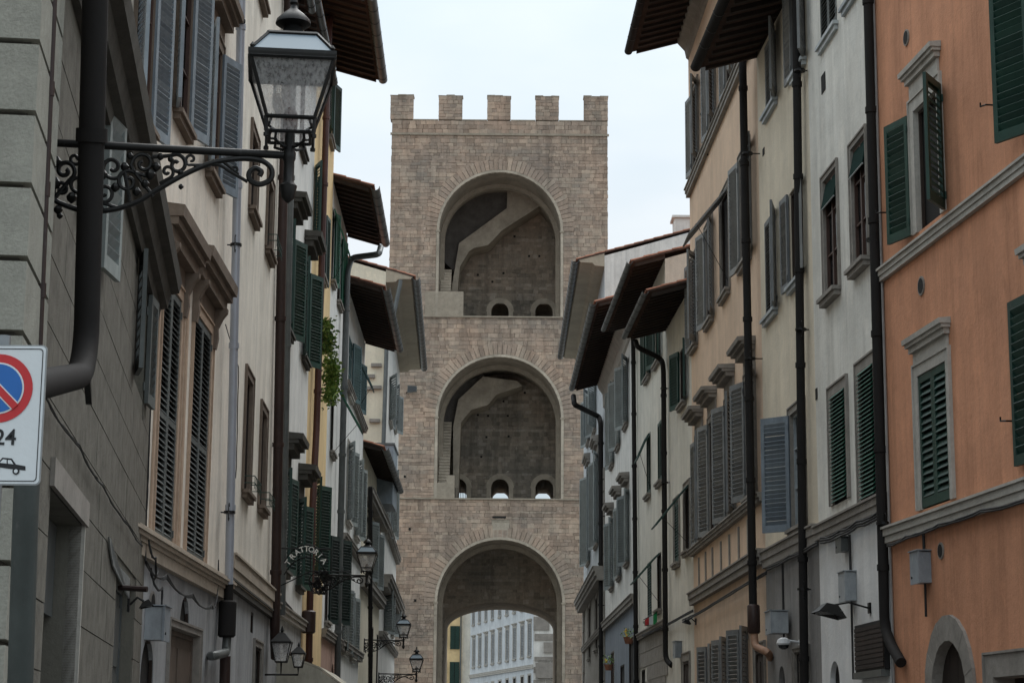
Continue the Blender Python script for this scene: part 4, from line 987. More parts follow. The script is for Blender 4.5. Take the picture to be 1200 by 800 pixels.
for x, y in ((441, 428), (433, 441), (441, 443 + 11), (439, 493), (431, 455)):
    p = at(x, y, P8[1] - .1); MB().box(p.x - .22, p.x + .22, P8[1] - .2, P8[1] + .05, p.z - .06, p.z + .08).build('wall_stub', 'trim').select_set(False)
    ob = COL.objects[-1]; ob.parent = f.root; ob.matrix_parent_inverse = Matrix.Translation((f.A[0], f.A[1], 0)).__matmul__(Matrix.Rotation(f.rz, 4, 'Z')).inverted()
roof(f, H8, 1.2, gutter='zinc', gr=.17, box='soffit', depth=14)
pp = at(451, 440, P8[1] - .3); q = MB(); q.tube([(pp.x + .6, pp.y, at(457, 330, P8[1]).z), (pp.x + .3, pp.y, at(455, 375, P8[1]).z), (pp.x + .05, pp.y, at(452, 400, P8[1]).z), (pp.x, pp.y, at(451, 520, P8[1]).z)], .09, 8)
tag(q.build('drainpipe', 'zinc', None, smooth=True), 'grey pipe down the corner of the far cream gable', 'drainpipe')
# blue-grey box and striped awning before the gable
c = at(449, 521, 80); d_ = at(460, 590, 80)
bx = tag(link('zinc_clad_box', None, None, (c.x, 80, 0)), 'blue-grey clad rooftop box above the small red roof', 'rooftop box')
MB().box(-.35, .42, 0, 3, d_.z, c.z).build('box_body', 'blue_shutter', bx); MB().box(-.4, .47, -.05, 3.05, c.z + .001, c.z + .08).build('box_lid', 'zinc', bx)
a0 = at(424, 516, 78); a1 = at(440, 532, 78)
aw = tag(link('striped_awning', None, None, (a0.x, 78, 0)), 'small red and white striped awning below the cream gable', 'awning')
MB().prism([(2, a0.z), (0, a1.z), (0, a1.z - .04), (2, a0.z - .04)], 0, a1.x - a0.x, 'x').build('canvas', 'awning_cloth', aw)
for i in range(5):
    t0, t1 = (i + .1) / 5, (i + .55) / 5; MB().prism([(2 - 2 * t0, a0.z + (a1.z - a0.z) * t0 + .01), (2 - 2 * t1, a0.z + (a1.z - a0.z) * t1 + .01), (2 - 2 * t1, a0.z + (a1.z - a0.z) * t1 + .016), (2 - 2 * t0, a0.z + (a1.z - a0.z) * t0 + .016)], 0, a1.x - a0.x, 'x').build('stripe', 'flag_red', aw)
pipe(L7, [(434, 570), (434, 850)], .08, 'pipe_dark', 'thin dark drainpipe down the low grey house', out=.3)

# ================================================================== THE TOWER
TW = tag(link('gate_tower', None, None, (0, 0, 0)), 'tall medieval stone gate tower with battlements and three stacked arches', 'tower')
def TX(px, py=300, dy=0): return at(px, py, TY + dy).x
def TZ(py, px=588, dy=0): return at(px, py, TY + dy).z
x0, x1 = TX(457.5, 250), TX(712, 250); zS = TZ(158); zC = TZ(141); zM = TZ(112)
ST = [(TX(511.5, 740), TX(659, 740), TZ(632), 0, TZ(584)), (TX(512.5, 520), TX(657.5, 520), TZ(418), TZ(584), TZ(371)), (TX(514, 310), TX(657, 310), TZ(202), TZ(371), zS)]
core = MB(); rib = MB(); cham = MB(); D1, D2, D3, D4 = 2.8, 3.4, 7.4, 14.8
for k, (a, b_, zt_, z0_, z1_) in enumerate(ST):
    cx, r = (a + b_) / 2, (b_ - a) / 2; zs = zt_ - r; ST[k] += (cx, r, zs)
    arch_block(core, x0 + .03, x1 - .03, z0_ + (.001 if k else 0), z1_, cx, r, zs, TY + .05, TY + D1)
    arch_block(rib, x0 + .05, x1 - .05, z0_ + .002, z1_ - .002, cx, r - .27, zs, TY + D1 + .001, TY + D2)
    arch_block(cham, x0 + .03, x1 - .03, z0_ + .003, z1_ - .001, cx, r + .05, zs + .15, TY + D2 + .001, TY + D3)
core.build('front_wall', 'tower_inside', TW)
fs = MB()
for k, (a, b_, zt_, z0_, z1_, cx, r, zs) in enumerate(ST): arch_block(fs, x0 + .031, x1 - .031, z0_ + (.001 if k else 0), z1_, cx, r + .02, zs, TY + .03, TY + .049)
fs.build('mortar_bed', 'mortar', TW); rib.build('inner_rib', 'tower_trim', TW); cham.build('vault', 'tower_inside', TW)
# rear wall: passage arch below, small arched openings above
bk = MB(); xl, xr = x0 + .03, x1 - .03
ca = (at(524, 760, TY + D4).x, at(648, 760, TY + D4).x); c0 = sum(ca) / 2; rr_ = (ca[1] - ca[0]) / 2
zt1 = at(588, 714, TY + D4).z; arch_block(bk, xl, xr, 0, ST[0][4] + .0, c0, rr_, zt1 - 1.45, TY + D3 + .001, TY + D4, rz=1.45)
small = []
for k, (wins, ytop) in enumerate((([(532 - 4, 545), (575, 597), (627, 649)], 561), ([(575, 597), (625, 650)], 355))):
    z0_, z1_ = ST[k + 1][3], ST[k + 1][4]; zt_ = at(588, ytop, TY + D3).z; edges = []
    cs = [((at(a, ytop, TY + D3).x + at(b_, ytop, TY + D3).x) / 2, .6) for a, b_ in wins]
    bounds = [xl] + [(cs[i][0] + cs[i + 1][0]) / 2 for i in range(len(cs) - 1)] + [xr]
    bk.box(xl, xr, TY + D3 + .001, TY + D4, z0_ + .001, zt_ - 1.9)
    for i, (c, r) in enumerate(cs):
        arch_block(bk, bounds[i], bounds[i + 1], zt_ - 1.9, z1_ - .001, c, r, zt_ - r, TY + D3 + .001, TY + D4, n=12); small.append((c, r, zt_ - r, zt_ - 1.9, k))
bk.build('rear_wall', 'tower_back', TW)
for c, r, zs, zb_, k in small:
    A1 = arc(c, zs, r + .001, r + .001, 9); A2 = arc(c, zs, r + .36, r + .36, 9)
    for i in range(9): MB().prism([A1[i], A1[i + 1], A2[i + 1], A2[i]], TY + D3 - .05 - .01 * (i % 2), TY + D3 + .0).build('opening_stone', 'tower_plaster', TW)
    for s_ in (-1, 1): MB().box(c + s_ * r, c + s_ * (r + .3), TY + D3 - .05, TY + D3, zb_, zs - .003).build('opening_jamb', 'tower_plaster', TW)
# top of the tower
cap = MB(); cap.box(x0 + .03, x1 - .03, TY + .05, TY + D4, zS - .001, zS + .02)
mer = [(457.5, 484.5), (514, 542), (571, 598.5), (627.5, 655), (684, 712.5)]
cap.box(x0 + .03, x1 - .03, TY + .05, TY + .8, zS + .02, zC - .05)
cap.box(x0 + .03, x0 + .8, TY + .8, TY + D4, zS + .02, zC); cap.box(x1 - .8, x1 - .03, TY + .8, TY + D4, zS + .02, zC); cap.box(x0 + .8, x1 - .8, TY + D4 - .8, TY + D4, zS + .02, zC)
cap.build('parapet', 'tower_back', TW)
MX = [(TX(a, 125), TX(b_, 125)) for a, b_ in mer]
for a, b_ in MX:
    o = MB().box(a + .02, b_ - .02, TY + .03, TY + .72, zC, zM - .06).build('merlon', 'tower_back', TW)
    cw_ = (b_ - a + .06) / 3
    for q_ in range(3): MB().box(a - .03 + cw_ * q_ + .006, a - .03 + cw_ * (q_ + 1) - .006, TY - random.uniform(.0, .05), TY + .78, zM - .059, zM + random.uniform(-.035, .045), j=.012).build('coping', 'tower_trim', o)
for i in range(4): MB().box(MX[i][1] + .002, MX[i + 1][0] - .002, TY - .03, TY + .78, zC - .05, zC + .03).build('coping', 'tower_trim', TW)
MB().box(x0 - .1, x1 + .1, TY - .1, TY + .02, zS - .07, zS + .07).build('string_course', 'tower_trim', TW)
for i in range(4):      # side merlons
    for xs in (x0 + .03, x1 - .75): MB().box(xs, xs + .72, TY + 2.2 + i * 2.7, TY + 3.4 + i * 2.7, zC, zM - .03).build('merlon', 'tower_back', TW)
for k in (1, 2):
    MB().box(x0 + (.0 if k == 1 else 1.6), x1 - (.0 if k == 1 else .6), TY - .12, TY + .04, ST[k][3] - .07, ST[k][3] + .015).build('ledge', 'tower_trim', TW)
# laid stones of the front
stones = []
def lay(xa, xb, za, zb_, y, holes, dst, hmin=.15, hmax=.31, wmin=.18, wmax=.7, thick=.08, tvar=(0, 1)):
    z = za
    while z < zb_ - .06:
        h = min(random.uniform(hmin, hmax), zb_ - z)
        if zb_ - z - h < .12: h = zb_ - z
        segs = [(xa, xb)]
        for hf in holes:
            w_ = hf(z, z + h)
            if w_:
                ns = []
                for p, q_ in segs:
                    if w_[1] <= p or w_[0] >= q_: ns.append((p, q_)); continue
                    if w_[0] > p: ns.append((p, w_[0]))
                    if w_[1] < q_: ns.append((w_[1], q_))
                segs = ns
        rt = random.uniform(.25, .75)
        for p, q_ in segs:
            x = p
            while x < q_ - .02:
                w_ = random.uniform(wmin, wmax)
                if q_ - x - w_ < wmin * .8: w_ = q_ - x
                tn = min(1, max(0, random.gauss(rt, .26) if random.random() > .04 else .62)); d = random.uniform(0, .022)
                el = random.uniform(-.03, .02) if x == x0 else 0; er = random.uniform(-.02, .03) if abs(x + w_ - x1) < .001 else 0
                dst.append((x + .008 + el, x + w_ - .008 + er, y - d, y + thick, z + .007, z + h - .007, tn)); x += w_
        z += h
def arch_hole(cx, r, zs, ring, jamb, z0_, ztop):
    def f_(za, zb_):
        if zb_ <= z0_ + .02 or za >= zs + r + ring: return None
        if za < zs: w_ = r + jamb
        else: w_ = math.sqrt(max(0, (r + ring - .12) ** 2 - (zb_ - zs) ** 2))
        return (cx - w_, cx + w_) if w_ > .05 else None
    return f_
for k, (a, b_, zt_, z0_, z1_, cx, r, zs) in enumerate(ST):
    hs = [arch_hole(cx, r, zs, .9, .18, z0_, z1_)]
    if k == 0: pl_ = (TX(576, 620), TX(597, 620), TZ(630), TZ(612)); hs.append(lambda za, zb_: (pl_[0], pl_[1]) if zb_ > pl_[2] and za < pl_[3] else None)
    lay(x0, x1, z0_ + .02, z1_ - .07, TY, hs, stones)
    # voussoirs
    n = 47; rin, rout = r + .17, r + .93
    for i in range(n):
        t0, t1 = math.pi * i / n + .004, math.pi * (i + 1) / n - .004; ro2 = rout + random.uniform(-.16, .05)
        if k == 0 and abs((t0 + t1) / 2 - math.pi / 2) < .12 : ro2 = r + .62
        P_ = [(cx + rin * math.cos(t0), zs + rin * math.sin(t0)), (cx + rin * math.cos(t1), zs + rin * math.sin(t1)), (cx + ro2 * math.cos(t1), zs + ro2 * math.sin(t1)), (cx + ro2 * math.cos(t0), zs + ro2 * math.sin(t0))]
        MB().prism(P_, TY - .03 - random.uniform(0, .012), TY + .08, tone=min(1, max(0, random.gauss(.5, .16)))).build('voussoir', 'tower_stone', TW)
    mo = MB(); A1 = arc(cx, zs, r - .002, r - .002, 32); A2 = arc(cx, zs, r + .165, r + .165, 32)
    for i in range(32): mo.prism([A1[i], A1[i + 1], A2[i + 1], A2[i]], TY - .02 - random.uniform(0, .02), TY + .25)
    mo.build('arch_moulding', 'tower_plaster', TW)
    for s_ in (-1, 1):
        z = z0_ + .02
        while z < zs - .05:
            h = min(random.uniform(.35, .6), zs - z); MB().box(cx + s_ * (r - .003), cx + s_ * (r + .17), TY - .028, TY + .3, z + .004, z + h - .004).build('jamb_stone', 'tower_plaster', TW); z += h
        MB().box(cx + s_ * (r - .06), cx + s_ * (r + .22), TY - .06, TY + .35, zs - .1, zs + .02).build('impost', 'tower_trim', TW)
MB().box(pl_[0] + .01, pl_[1] - .01, TY - .03, TY + .06, pl_[2] + .01, pl_[3] - .01).build('plaque', 'tower_plaster', TW)
MB().box(TX(577, 606), TX(593, 606), TY - .035, TY + .01, TZ(607), TZ(604.5)).build('slot', 'interior', TW)
lay(x0, x1, zS + .075, zC - .055, TY, [], stones, wmin=.25)
for a, b_ in MX: lay(a, b_, zC + .031, zM - .062, TY, [], stones, wmin=.25, wmax=.6)
stones.sort(key=lambda s_: -(s_[1] - s_[0]) * (s_[5] - s_[4]))
for s_ in stones[:290]: MB().box(*s_[:6], tone=s_[6], j=.014).build('stone', 'tower_stone', TW)
mb = MB()
for s_ in stones[290:]: mb.box(*s_[:6], tone=s_[6], j=.014)
mb.build('masonry', 'tower_stone', TW, kind='stuff')
# side faces of the tower in courses too
mb = MB()
for xs, sg in ((x0, -1), (x1, 1)):
    z = 0
    while z < zC - .1:
        h = random.uniform(.22, .3); y = TY + .09
        while y < TY + D4: w_ = random.uniform(.4, 1.); mb.box(xs - .03 * sg, xs + random.uniform(0, .02) * sg, y + .01, min(TY + D4, y + w_) - .01, z + .007, min(zC, z + h) - .007, tone=random.random()); y += w_
        z += h
mb.build('side_masonry', 'tower_stone', TW, kind='stuff')
for c, r, zs, zb_, k in small:      # low lintels at the far end of the small passages
    if k == 0:
        zl = at(588, 577, TY + D4 - .4).z; MB().box(c - r - .02, c + r + .02, TY + D4 - .4, TY + D4 - .02, zl, zs + r + .05).build('lintel', 'tower_back', TW)
# rubble of the inner back walls
inner = []
for k, (a, b_, zt_, z0_, z1_, cx, r, zs) in enumerate(ST):
    if k == 0:
        def hf(za, zb_):
            if za < zt1 - 1.45: return (c0 - rr_ - .02, c0 + rr_ + .02)
            t = (za - (zt1 - 1.45)) / 1.45
            return (c0 - rr_ * math.sqrt(max(0, 1 - t * t)) - .05, c0 + rr_ * math.sqrt(max(0, 1 - t * t)) + .05) if t < 1 else None
        hs = [hf]
    else:
        hs = [arch_hole(c, q_, s2, .3, .3, zb2, 0) for c, q_, s2, zb2, kk in small if kk == k - 1]
    lay(cx - r - .1, cx + r + .1, z0_ + .05, zs + r, TY + D3 - .001, hs, inner, hmin=.16, hmax=.3, wmin=.2, wmax=.6, thick=.0)
mb = MB()
for s_ in inner: mb.box(s_[0], s_[1], s_[2] - .015, s_[3], s_[4], s_[5], tone=s_[6], j=.02)
mb.build('rubble', 'tower_back', TW, kind='stuff')
for k, pts in ((1, [(548, 484), (560, 486), (572, 487), (595, 487), (596, 511), (570, 512), (564, 535), (590, 470), (603, 453), (615, 460)]), (2, [(603, 277), (620, 300), (632, 300), (577, 330), (560, 322), (590, 320)])):
    for px, py in pts: p = at(px, py, TY + D3 - .05); MB().box(p.x - .07, p.x + .07, p.y, p.y + .04, p.z - .07, p.z + .07).build('putlog_hole', 'interior', TW)
# flights of stairs and the sloping vaults that carry them
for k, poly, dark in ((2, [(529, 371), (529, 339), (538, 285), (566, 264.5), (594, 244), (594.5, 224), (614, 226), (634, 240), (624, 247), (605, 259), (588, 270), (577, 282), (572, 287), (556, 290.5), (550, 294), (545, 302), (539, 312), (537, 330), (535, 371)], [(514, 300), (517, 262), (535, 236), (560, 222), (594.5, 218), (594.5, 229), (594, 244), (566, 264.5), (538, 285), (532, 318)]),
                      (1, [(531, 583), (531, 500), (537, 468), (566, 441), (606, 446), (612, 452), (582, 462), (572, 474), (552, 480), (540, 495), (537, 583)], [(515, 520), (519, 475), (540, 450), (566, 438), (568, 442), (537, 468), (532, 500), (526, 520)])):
    P_ = [(at(x, y, TY + 5.2).x, at(x, y, TY + 5.2).z) for x, y in poly]; MB().prism(P_, TY + 5.2, TY + D3 - .04).build('stair_vault', 'tower_plaster', TW)
    P_ = [(at(x, y, TY + 5.6).x, at(x, y, TY + 5.6).z) for x, y in dark]; MB().prism(P_, TY + 5.6, TY + D3 - .05).build('vault_shade_panel', 'tower_shade', TW)  # dark panel before the rear wall, painting in the shade of the vault
    z0_ = ST[k][3]; cx, r = ST[k][5], ST[k][6]; nst = 26
    sg_ = link('staircase', MB().box(cx - r + .02, cx - r + .05, TY + .4, TY + 5.6, z0_, z0_ + .2).mesh('staircase', 'tower_trim'), TW)
    for i in range(nst):
        z = z0_ + .22 * (i + 1); y = TY + .5 + i * .17
        if k == 2 and z > TZ(300): break
        MB().box(cx - r + .05, cx - r + .75, y, y + .3, z - .19, z - .03).build('step', 'tower_plaster', sg_)
MB().box(TX(498, 356), TX(543, 356), TY - .02, TY + .5, TZ(371) + .02, TZ(342)).build('parapet_block', 'tower_trim', TW)
MB().box(TX(508, 575), TX(523, 575), TY - .02, TY + .5, TZ(584) + .02, TZ(566)).build('parapet_block', 'tower_trim', TW)
MB().box(TX(523, 575) + .002, TX(532.5, 575), TY - .025, TY + .5, TZ(584) + .02, TZ(557)).build('parapet_block', 'tower_trim', TW)
mb = MB()
for i in range(7): mb.tube([(TX(533.5 + i * 2, 578), TY + .3, TZ(584)), (TX(533.5 + i * 2, 578), TY + .3, TZ(571))], .02, 5)
mb.build('railing', 'iron', TW)
for i in range(26):
    zz_ = random.uniform(5, zC - 1); xx_ = random.uniform(x0 + .4, x1 - .4)
    if any(q_[3] < zz_ < q_[4] and abs(xx_ - q_[5]) < q_[6] + 1.1 for q_ in ST): continue
    MB().box(xx_ - .07, xx_ + .07, TY - .028, TY + .01, zz_ - .08, zz_ + .08).build('putlog_hole', 'interior', TW)
# floodlight on the tower
c = at(483, 456, TY - .5); fl = tag(link('floodlight', None, None, c), 'small grey floodlight on a bracket on the left edge of the tower', 'floodlight')
MB().prism([(-.3, -.22), (.3, -.16), (.3, .2), (-.3, .24)], -.12, .12).build('housing', 'pipe_gray', fl); MB().box(-.25, .25, -.14, -.121, -.14, .17).build('lens', 'glass', fl)
MB().tube([(-.25, .1, -.1), (-.4, .48, -.15)], .03, 6).build('arm', 'iron', fl)

# ================================================================== BEYOND THE GATE
YB = 176; cn = at(625, 760, YB); dv = vpdir(100); far_ = hit((cn.x, cn.y), dv, 551, 760)
f = BW = Fac((cn.x, cn.y), far_, 'R', 'white_palazzo', 'long white building with rows of grey shuttered windows seen through the gate arch')
K = dict(mat='gray_shutter', fill='dark', smat='trim_light', pitch=.14, far='c', near='c', sur=.12, rv=.1, mid=False)
for x in (554, 561, 568.5, 576, 584.5, 593, 601.5, 610.5, 619):
    yt_ = 749 - .28 * (x - 553); yb_ = 782 - .2 * (x - 553)
    W(f, x, yt_, yb_, w=1.3, hood=(.2, .18, .2), **K); W(f, x, yt_ - 55 + .02 * (x - 553), yb_ - 49.5 - .1 * (x - 553), w=1.15, **K)
    W(f, x, yb_ + 22, yb_ + 50, w=1.1, fill='dark', smat='trim_light', sur=.12)
band(f, 551, 794, .3, .15, 'trim_light'); wall(f, at(551, 640, far_[1]).z, 'bluish_white', depth=14); roof(f, at(551, 640, far_[1]).z, 1, indiv=False, depth=14)
q = MB(); q.box(cn.x + .02, cn.x + 14, cn.y - .02, cn.y + 13, 0, at(625, 640, YB).z); q.build('end_wall', 'white_wall', None); ob = COL.objects[-1]
ob.parent = f.root; ob.matrix_parent_inverse = (Matrix.Translation((f.A[0], f.A[1], 0)) @ Matrix.Rotation(f.rz, 4, 'Z')).inverted()
INV = ob.matrix_parent_inverse
for y0_, y1_, xa, xb, pr in ((722, 738, 0, 1.4, .12), (752, 764, .9, 2.5, .35), (742, 750, .1, 2.6, .1), (769, 774, .1, 2.6, .1), (776, 794, .2, 1.9, .3)):
    o = MB().box(cn.x + xa, cn.x + xb, cn.y - pr, cn.y, at(625, y1_, YB).z, at(625, y0_, YB).z).build('quoin', 'trim', None); o.parent = f.root; o.matrix_parent_inverse = INV
for i in range(14):
    z_ = 1 + i * .55
    for j in range(3):
        xa = cn.x + j * 1.1 + (.4 if i % 2 else 0)
        if z_ < at(625, 797, YB).z + 30: o = MB().box(xa + .03, xa + 1.05, cn.y - .1, cn.y - .021, z_ + .03, z_ + .52).build('stone_block', 'rustic', None); o.parent = f.root; o.matrix_parent_inverse = INV
yb = tag(link('yellow_corner_house', None, None, (0, 0, 0)), 'yellow house with dark green shutters beyond the gate, left of the white building', 'building')
Yb = 212; xa, xb = at(500, 760, Yb).x, at(541, 760, Yb).x
MB().box(xa, xb, Yb, Yb + 10, 0, at(541, 640, Yb).z).build('wall', 'yellow', yb); MB().box(xb + .01, xb + .9, Yb + .3, Yb + 12, 0, at(541, 640, Yb).z).build('side_wall', 'pale_cream', yb)
MB().box(xa - .3, xb + 1.2, Yb - .6, Yb + 13, at(541, 640, Yb).z + .01, at(541, 640, Yb).z + .3).build('roof', 'terracotta', yb)
for y0_, y1_ in ((733, 760), (775, 806), (690, 718)):
    for px in (518, 533):
        z0_, z1_ = at(px, y1_, Yb).z, at(px, y0_, Yb).z; c = at(px, 760, Yb).x; wn_ = MB().box(c - .5, c + .5, Yb - .05, Yb - .001, z0_, z1_).build('window', 'interior', yb)
        for s_ in (-1, 1):
            q = MB(); q.box(c + s_ * .03, c + s_ * .5, Yb - .12, Yb - .051, z0_, z1_); 
            for i in range(14): z = z0_ + .1 + (z1_ - z0_ - .2) * i / 14; q.box(c + s_ * .08, c + s_ * .45, Yb - .15, Yb - .12, z, z + .06)
            q.build('shutter', 'green', wn_)
tag(MB().tube([(xb - .1, Yb - .2, 0), (xb - .1, Yb - .2, at(541, 645, Yb).z)], .09, 8).build('drainpipe', 'pipe_gray', None), 'grey drainpipe on the corner of the yellow house beyond the gate', 'drainpipe')
# the wooded hill and a plain row of houses closing the street far behind
o = MB().box(-60, at(500, 760, 190).x, 230, 240, 0, 9).build('wall', 'pale_cream', None); tag(o, 'plain pale garden wall beyond the gate', 'wall')

# ================================================================== STREET LAMPS
P0 = L1.uz(58, 168); P0w = L1.pt(P0[0], .015, 0); zbar = P0[1]
aF = Fac(P0w[:2], (P0w[0] + L1.n[0] * 3, P0w[1] + L1.n[1] * 3), 'R')
def ap(x, y): u, z = aF.uz(x, y); return Vector((u, 0, z - zbar))
lamp = tag(link('street_lamp', None, None, (P0w[0], P0w[1], zbar), aF.rz), 'big iron and glass lantern on a scrolled bracket, nearest street lamp on the left', 'street lamp', 'wall mounted lantern street lamps')
br = MB(); br.tube([ap(56, 167), ap(334, 182)], .027, 10); br.build('bracket_bar', 'iron', lamp, smooth=True)
br = MB()
def crv(pts, r, n=5):
    V = [ap(*p) for p in pts]; Q = []
    for i in range(len(V) - 1):
        a, b_, c, d = V[max(0, i - 1)], V[i], V[i + 1], V[min(len(V) - 1, i + 2)]
        for j in range(n):
            t = j / n; Q.append(.5 * ((2 * b_) + (c - a) * t + (2 * a - 5 * b_ + 4 * c - d) * t * t + (3 * b_ - a - 3 * c + d) * t ** 3))
    Q.append(V[-1]); br.tube(Q, r, 7)
crv([(62, 178), (58, 205), (61, 230), (75, 240), (100, 247), (130, 246), (160, 237), (185, 222), (215, 205), (245, 192), (270, 187), (290, 186), (308, 189), (318, 198), (317, 210), (305, 216), (294, 212), (292, 203), (299, 197), (306, 201), (304, 206)], .019)
crv([(245, 192), (258, 194), (268, 200), (280, 207), (290, 213)], .012)
def swirl(cx, cy, r, turns, a0, dr=1, rr=.011, tail=None):
    pts = [(cx + r * (1 - .8 * t) * math.cos(a0 + dr * turns * 6.283 * t), cy + r * (1 - .8 * t) * math.sin(a0 + dr * turns * 6.283 * t)) for t in [i / 12 for i in range(13)]]
    crv(([tail] if tail else []) + pts, rr, 2)
for a in ((207, 193, 13, 1.2, -2.2, 1, .014, (178, 184)), (196, 201, 8, 1.1, 1.2, -1, .012, (187, 215)), (168, 192, 14, 1.3, 2.6, 1, .014, (180, 230)), (150, 213, 14, 1.3, -.8, -1, .014, (178, 208)),
          (132, 196, 15, 1.3, .4, 1, .014, (152, 236)), (108, 198, 14, 1.2, 3.3, -1, .013, (120, 245)), (92, 215, 15, 1.3, -1.2, 1, .014, (112, 180)), (76, 200, 13, 1.3, 1.2, -1, .016, (64, 232)),
          (72, 222, 10, 1.2, 2.6, 1, .013, (62, 205)), (224, 187, 7, 1, 2, 1, .01, (240, 193)), (122, 226, 12, 1.2, 2, -1, .013, (140, 244)), (276, 199, 6, 1, 1, 1, .01, (262, 190)), (88, 186, 8, 1.1, 0, 1, .012, (100, 175))): swirl(*a)
for x, y, r in ((183, 196, 5), (176, 205, 6), (170, 216, 5), (188, 184, 4), (160, 225, 5), (146, 196, 5), (120, 205, 6), (135, 220, 5), (104, 222, 5), (84, 232, 6), (68, 246, 5), (70, 253, 3.5), (212, 203, 4), (212, 219, 3), (66, 190, 6), (98, 190, 4), (200, 187, 3.5), (230, 196, 3), (152, 183, 4), (64, 215, 7)):
    c = ap(x, y); R2 = r * .0062; n0 = len(br.v)
    br.lathe([(R2 * .2, c.z - R2), (R2 * .9, c.z - R2 * .4), (R2, c.z + R2 * .2), (R2 * .4, c.z + R2)], c.x, 0, 7)
br.build('scrollwork', 'iron', lamp, smooth=True)
MB().box(-.02, .03, -.06, .06, ap(60, 250).z, .06).build('wall_plate', 'iron', lamp)
CX = ap(339, 180).x; px_m = (ap(389, 120).x - ap(339, 120).x) / 50
def lz(y): return ap(339, y).z
def hwm(p): return p * px_m
def zf(y, h): return aF.uz(339, y, -hwm(h))[1] - zbar
def frus(mb, levels, rot=math.pi / 4): mb.lathe([(hwm(h) * math.sqrt(2), zf(y, h)) for h, y in levels], CX, 0, 4, rot=rot)
q = MB(); q.lathe([(.008, lz(238)), (.045, lz(232)), (.055, lz(222)), (.06, lz(218)), (.035, lz(213)), (.035, lz(190)), (.045, lz(186)), (.045, lz(179)), (.034, lz(176)), (.034, lz(160)), (.02, lz(150))], CX, 0, 12); q.build('post', 'iron', lamp, smooth=True)
lan = MB(); frus(lan, [(49.5, 87), (50.5, 62), (50.5, 57)] if 0 else [(50, 66), (51, 61), (51, 57), (46, 57)]); lan = lan.build('lantern_frame', 'iron', lamp)
q = MB()
for sx in (-1, 1):
    for sy in (-1, 1):
        a, b_ = Vector((CX + sx * hwm(48), sy * hwm(48), zf(66, 48))), Vector((CX + sx * hwm(27.5), sy * hwm(27.5), zf(137, 27.5))); q.tube([a, b_], .014, 5)
        q.tube([b_, b_ - Vector((0, 0, hwm(20)))], .012, 5); q.tube([b_ - Vector((0, 0, hwm(20))), b_ - Vector((0, 0, hwm(24)))], .018, 6)
        q.tube([Vector((CX + sx * hwm(47), sy * hwm(47), zf(57, 47))), Vector((CX + sx * hwm(28), sy * hwm(28), zf(39, 28)))], .014, 5)
        q.lathe([(.012, zf(57, 46)), (.02, zf(55, 46)), (.004, zf(51, 46))], CX + sx * hwm(46), sy * hwm(46), 6)
        # curved basket arms
        e = Vector((CX + sx * hwm(22), sy * hwm(22), lz(138))); m_ = [(22, 138), (25, 148), (16, 154), (17, 164), (8, 171), (3, 172)]
        V = [Vector((CX + sx * hwm(h), sy * hwm(h), zf(y, h))) for h, y in m_]; q.tube(V, .011, 6)
for y, h, t in ((137, 28, .016), (154, 24, .013), (87 if 0 else 66, 48.5, .016), (39, 28.5, .016)):
    c4 = [Vector((CX + sx * hwm(h), sy * hwm(h), zf(y, h))) for sx, sy in ((-1, -1), (1, -1), (1, 1), (-1, 1))]
    for i in range(4): q.tube([c4[i], c4[(i + 1) % 4]], t, 5)
q.build('lantern_bars', 'iron', lamp)
def panes(h0, y0, h1, y1, name):
    for (ax, ay), (bx, by) in (((-1, -1), (1, -1)), ((1, -1), (1, 1)), ((1, 1), (-1, 1)), ((-1, 1), (-1, -1))):
        q = MB(); q.quad((CX + ax * hwm(h0), ay * hwm(h0), zf(y0, h0)), (CX + bx * hwm(h0), by * hwm(h0), zf(y0, h0)), (CX + bx * hwm(h1), by * hwm(h1), zf(y1, h1)), (CX + ax * hwm(h1), ay * hwm(h1), zf(y1, h1))); q.build(name, 'lamp_glass', lan)
panes(47, 66, 27, 137, 'pane'); panes(26, 139, 23, 153, 'lower_pane'); panes(47, 57, 28, 39, 'roof_pane')
for c_ in lan.children:
    if c_.name.startswith('roof_pane'): c_.data.materials[0] = M('roof_glass')
q = MB(); frus(q, [(24, 74), (38, 72), (43, 62), (20, 60)]); q.build('reflector', 'pipe_gray', lamp)
q = MB(); q.lathe([(hwm(h), zf(y, h)) for h, y in ((30, 40), (29, 38), (18, 36), (12, 32), (11, 28), (17, 25), (21, 21), (20, 17), (12, 12), (5, 9), (3, 5), (5, 2), (4, -3), (1, -7))], CX, 0, 20); q.build('cap', 'iron', lamp, smooth=True)
q = MB(); q.lathe([(.03, zf(152, 10)), (.05, zf(148, 10)), (.05, zf(132, 10)), (.03, zf(124, 10))], CX, 0, 10); q.build('bulb_holder', 'pipe_red', lamp)
def copy_tree(o, parent=None):
    c = o.copy(); COL.objects.link(c); c.parent = parent
    for ch in list(o.children): copy_tree(ch, c)
    return c
bpy.context.view_layer.update()
for (px, py, Y, lab) in ((430, 663, 50, 'lantern street lamp beside the trattoria sign, over the dark green shutters'), (473, 742, 74, 'lantern street lamp on a scrolled bracket in front of the tower, higher of the two'), (488, 782, 84, 'small pale lantern street lamp low against the tower, farthest away')):
    c = at(px, py, Y); wx = L5.uz(390, 600) and (L3 and -4.98 if Y == 50 else (-5.36 if Y == 74 else -5.45)); s_ = (c.x - wx) / CX
    o = copy_tree(lamp); o.location = (wx, Y, c.z - lz(137) * s_); o.rotation_euler = (0, 0, 0); o.scale = (s_,) * 3; o['label'] = lab
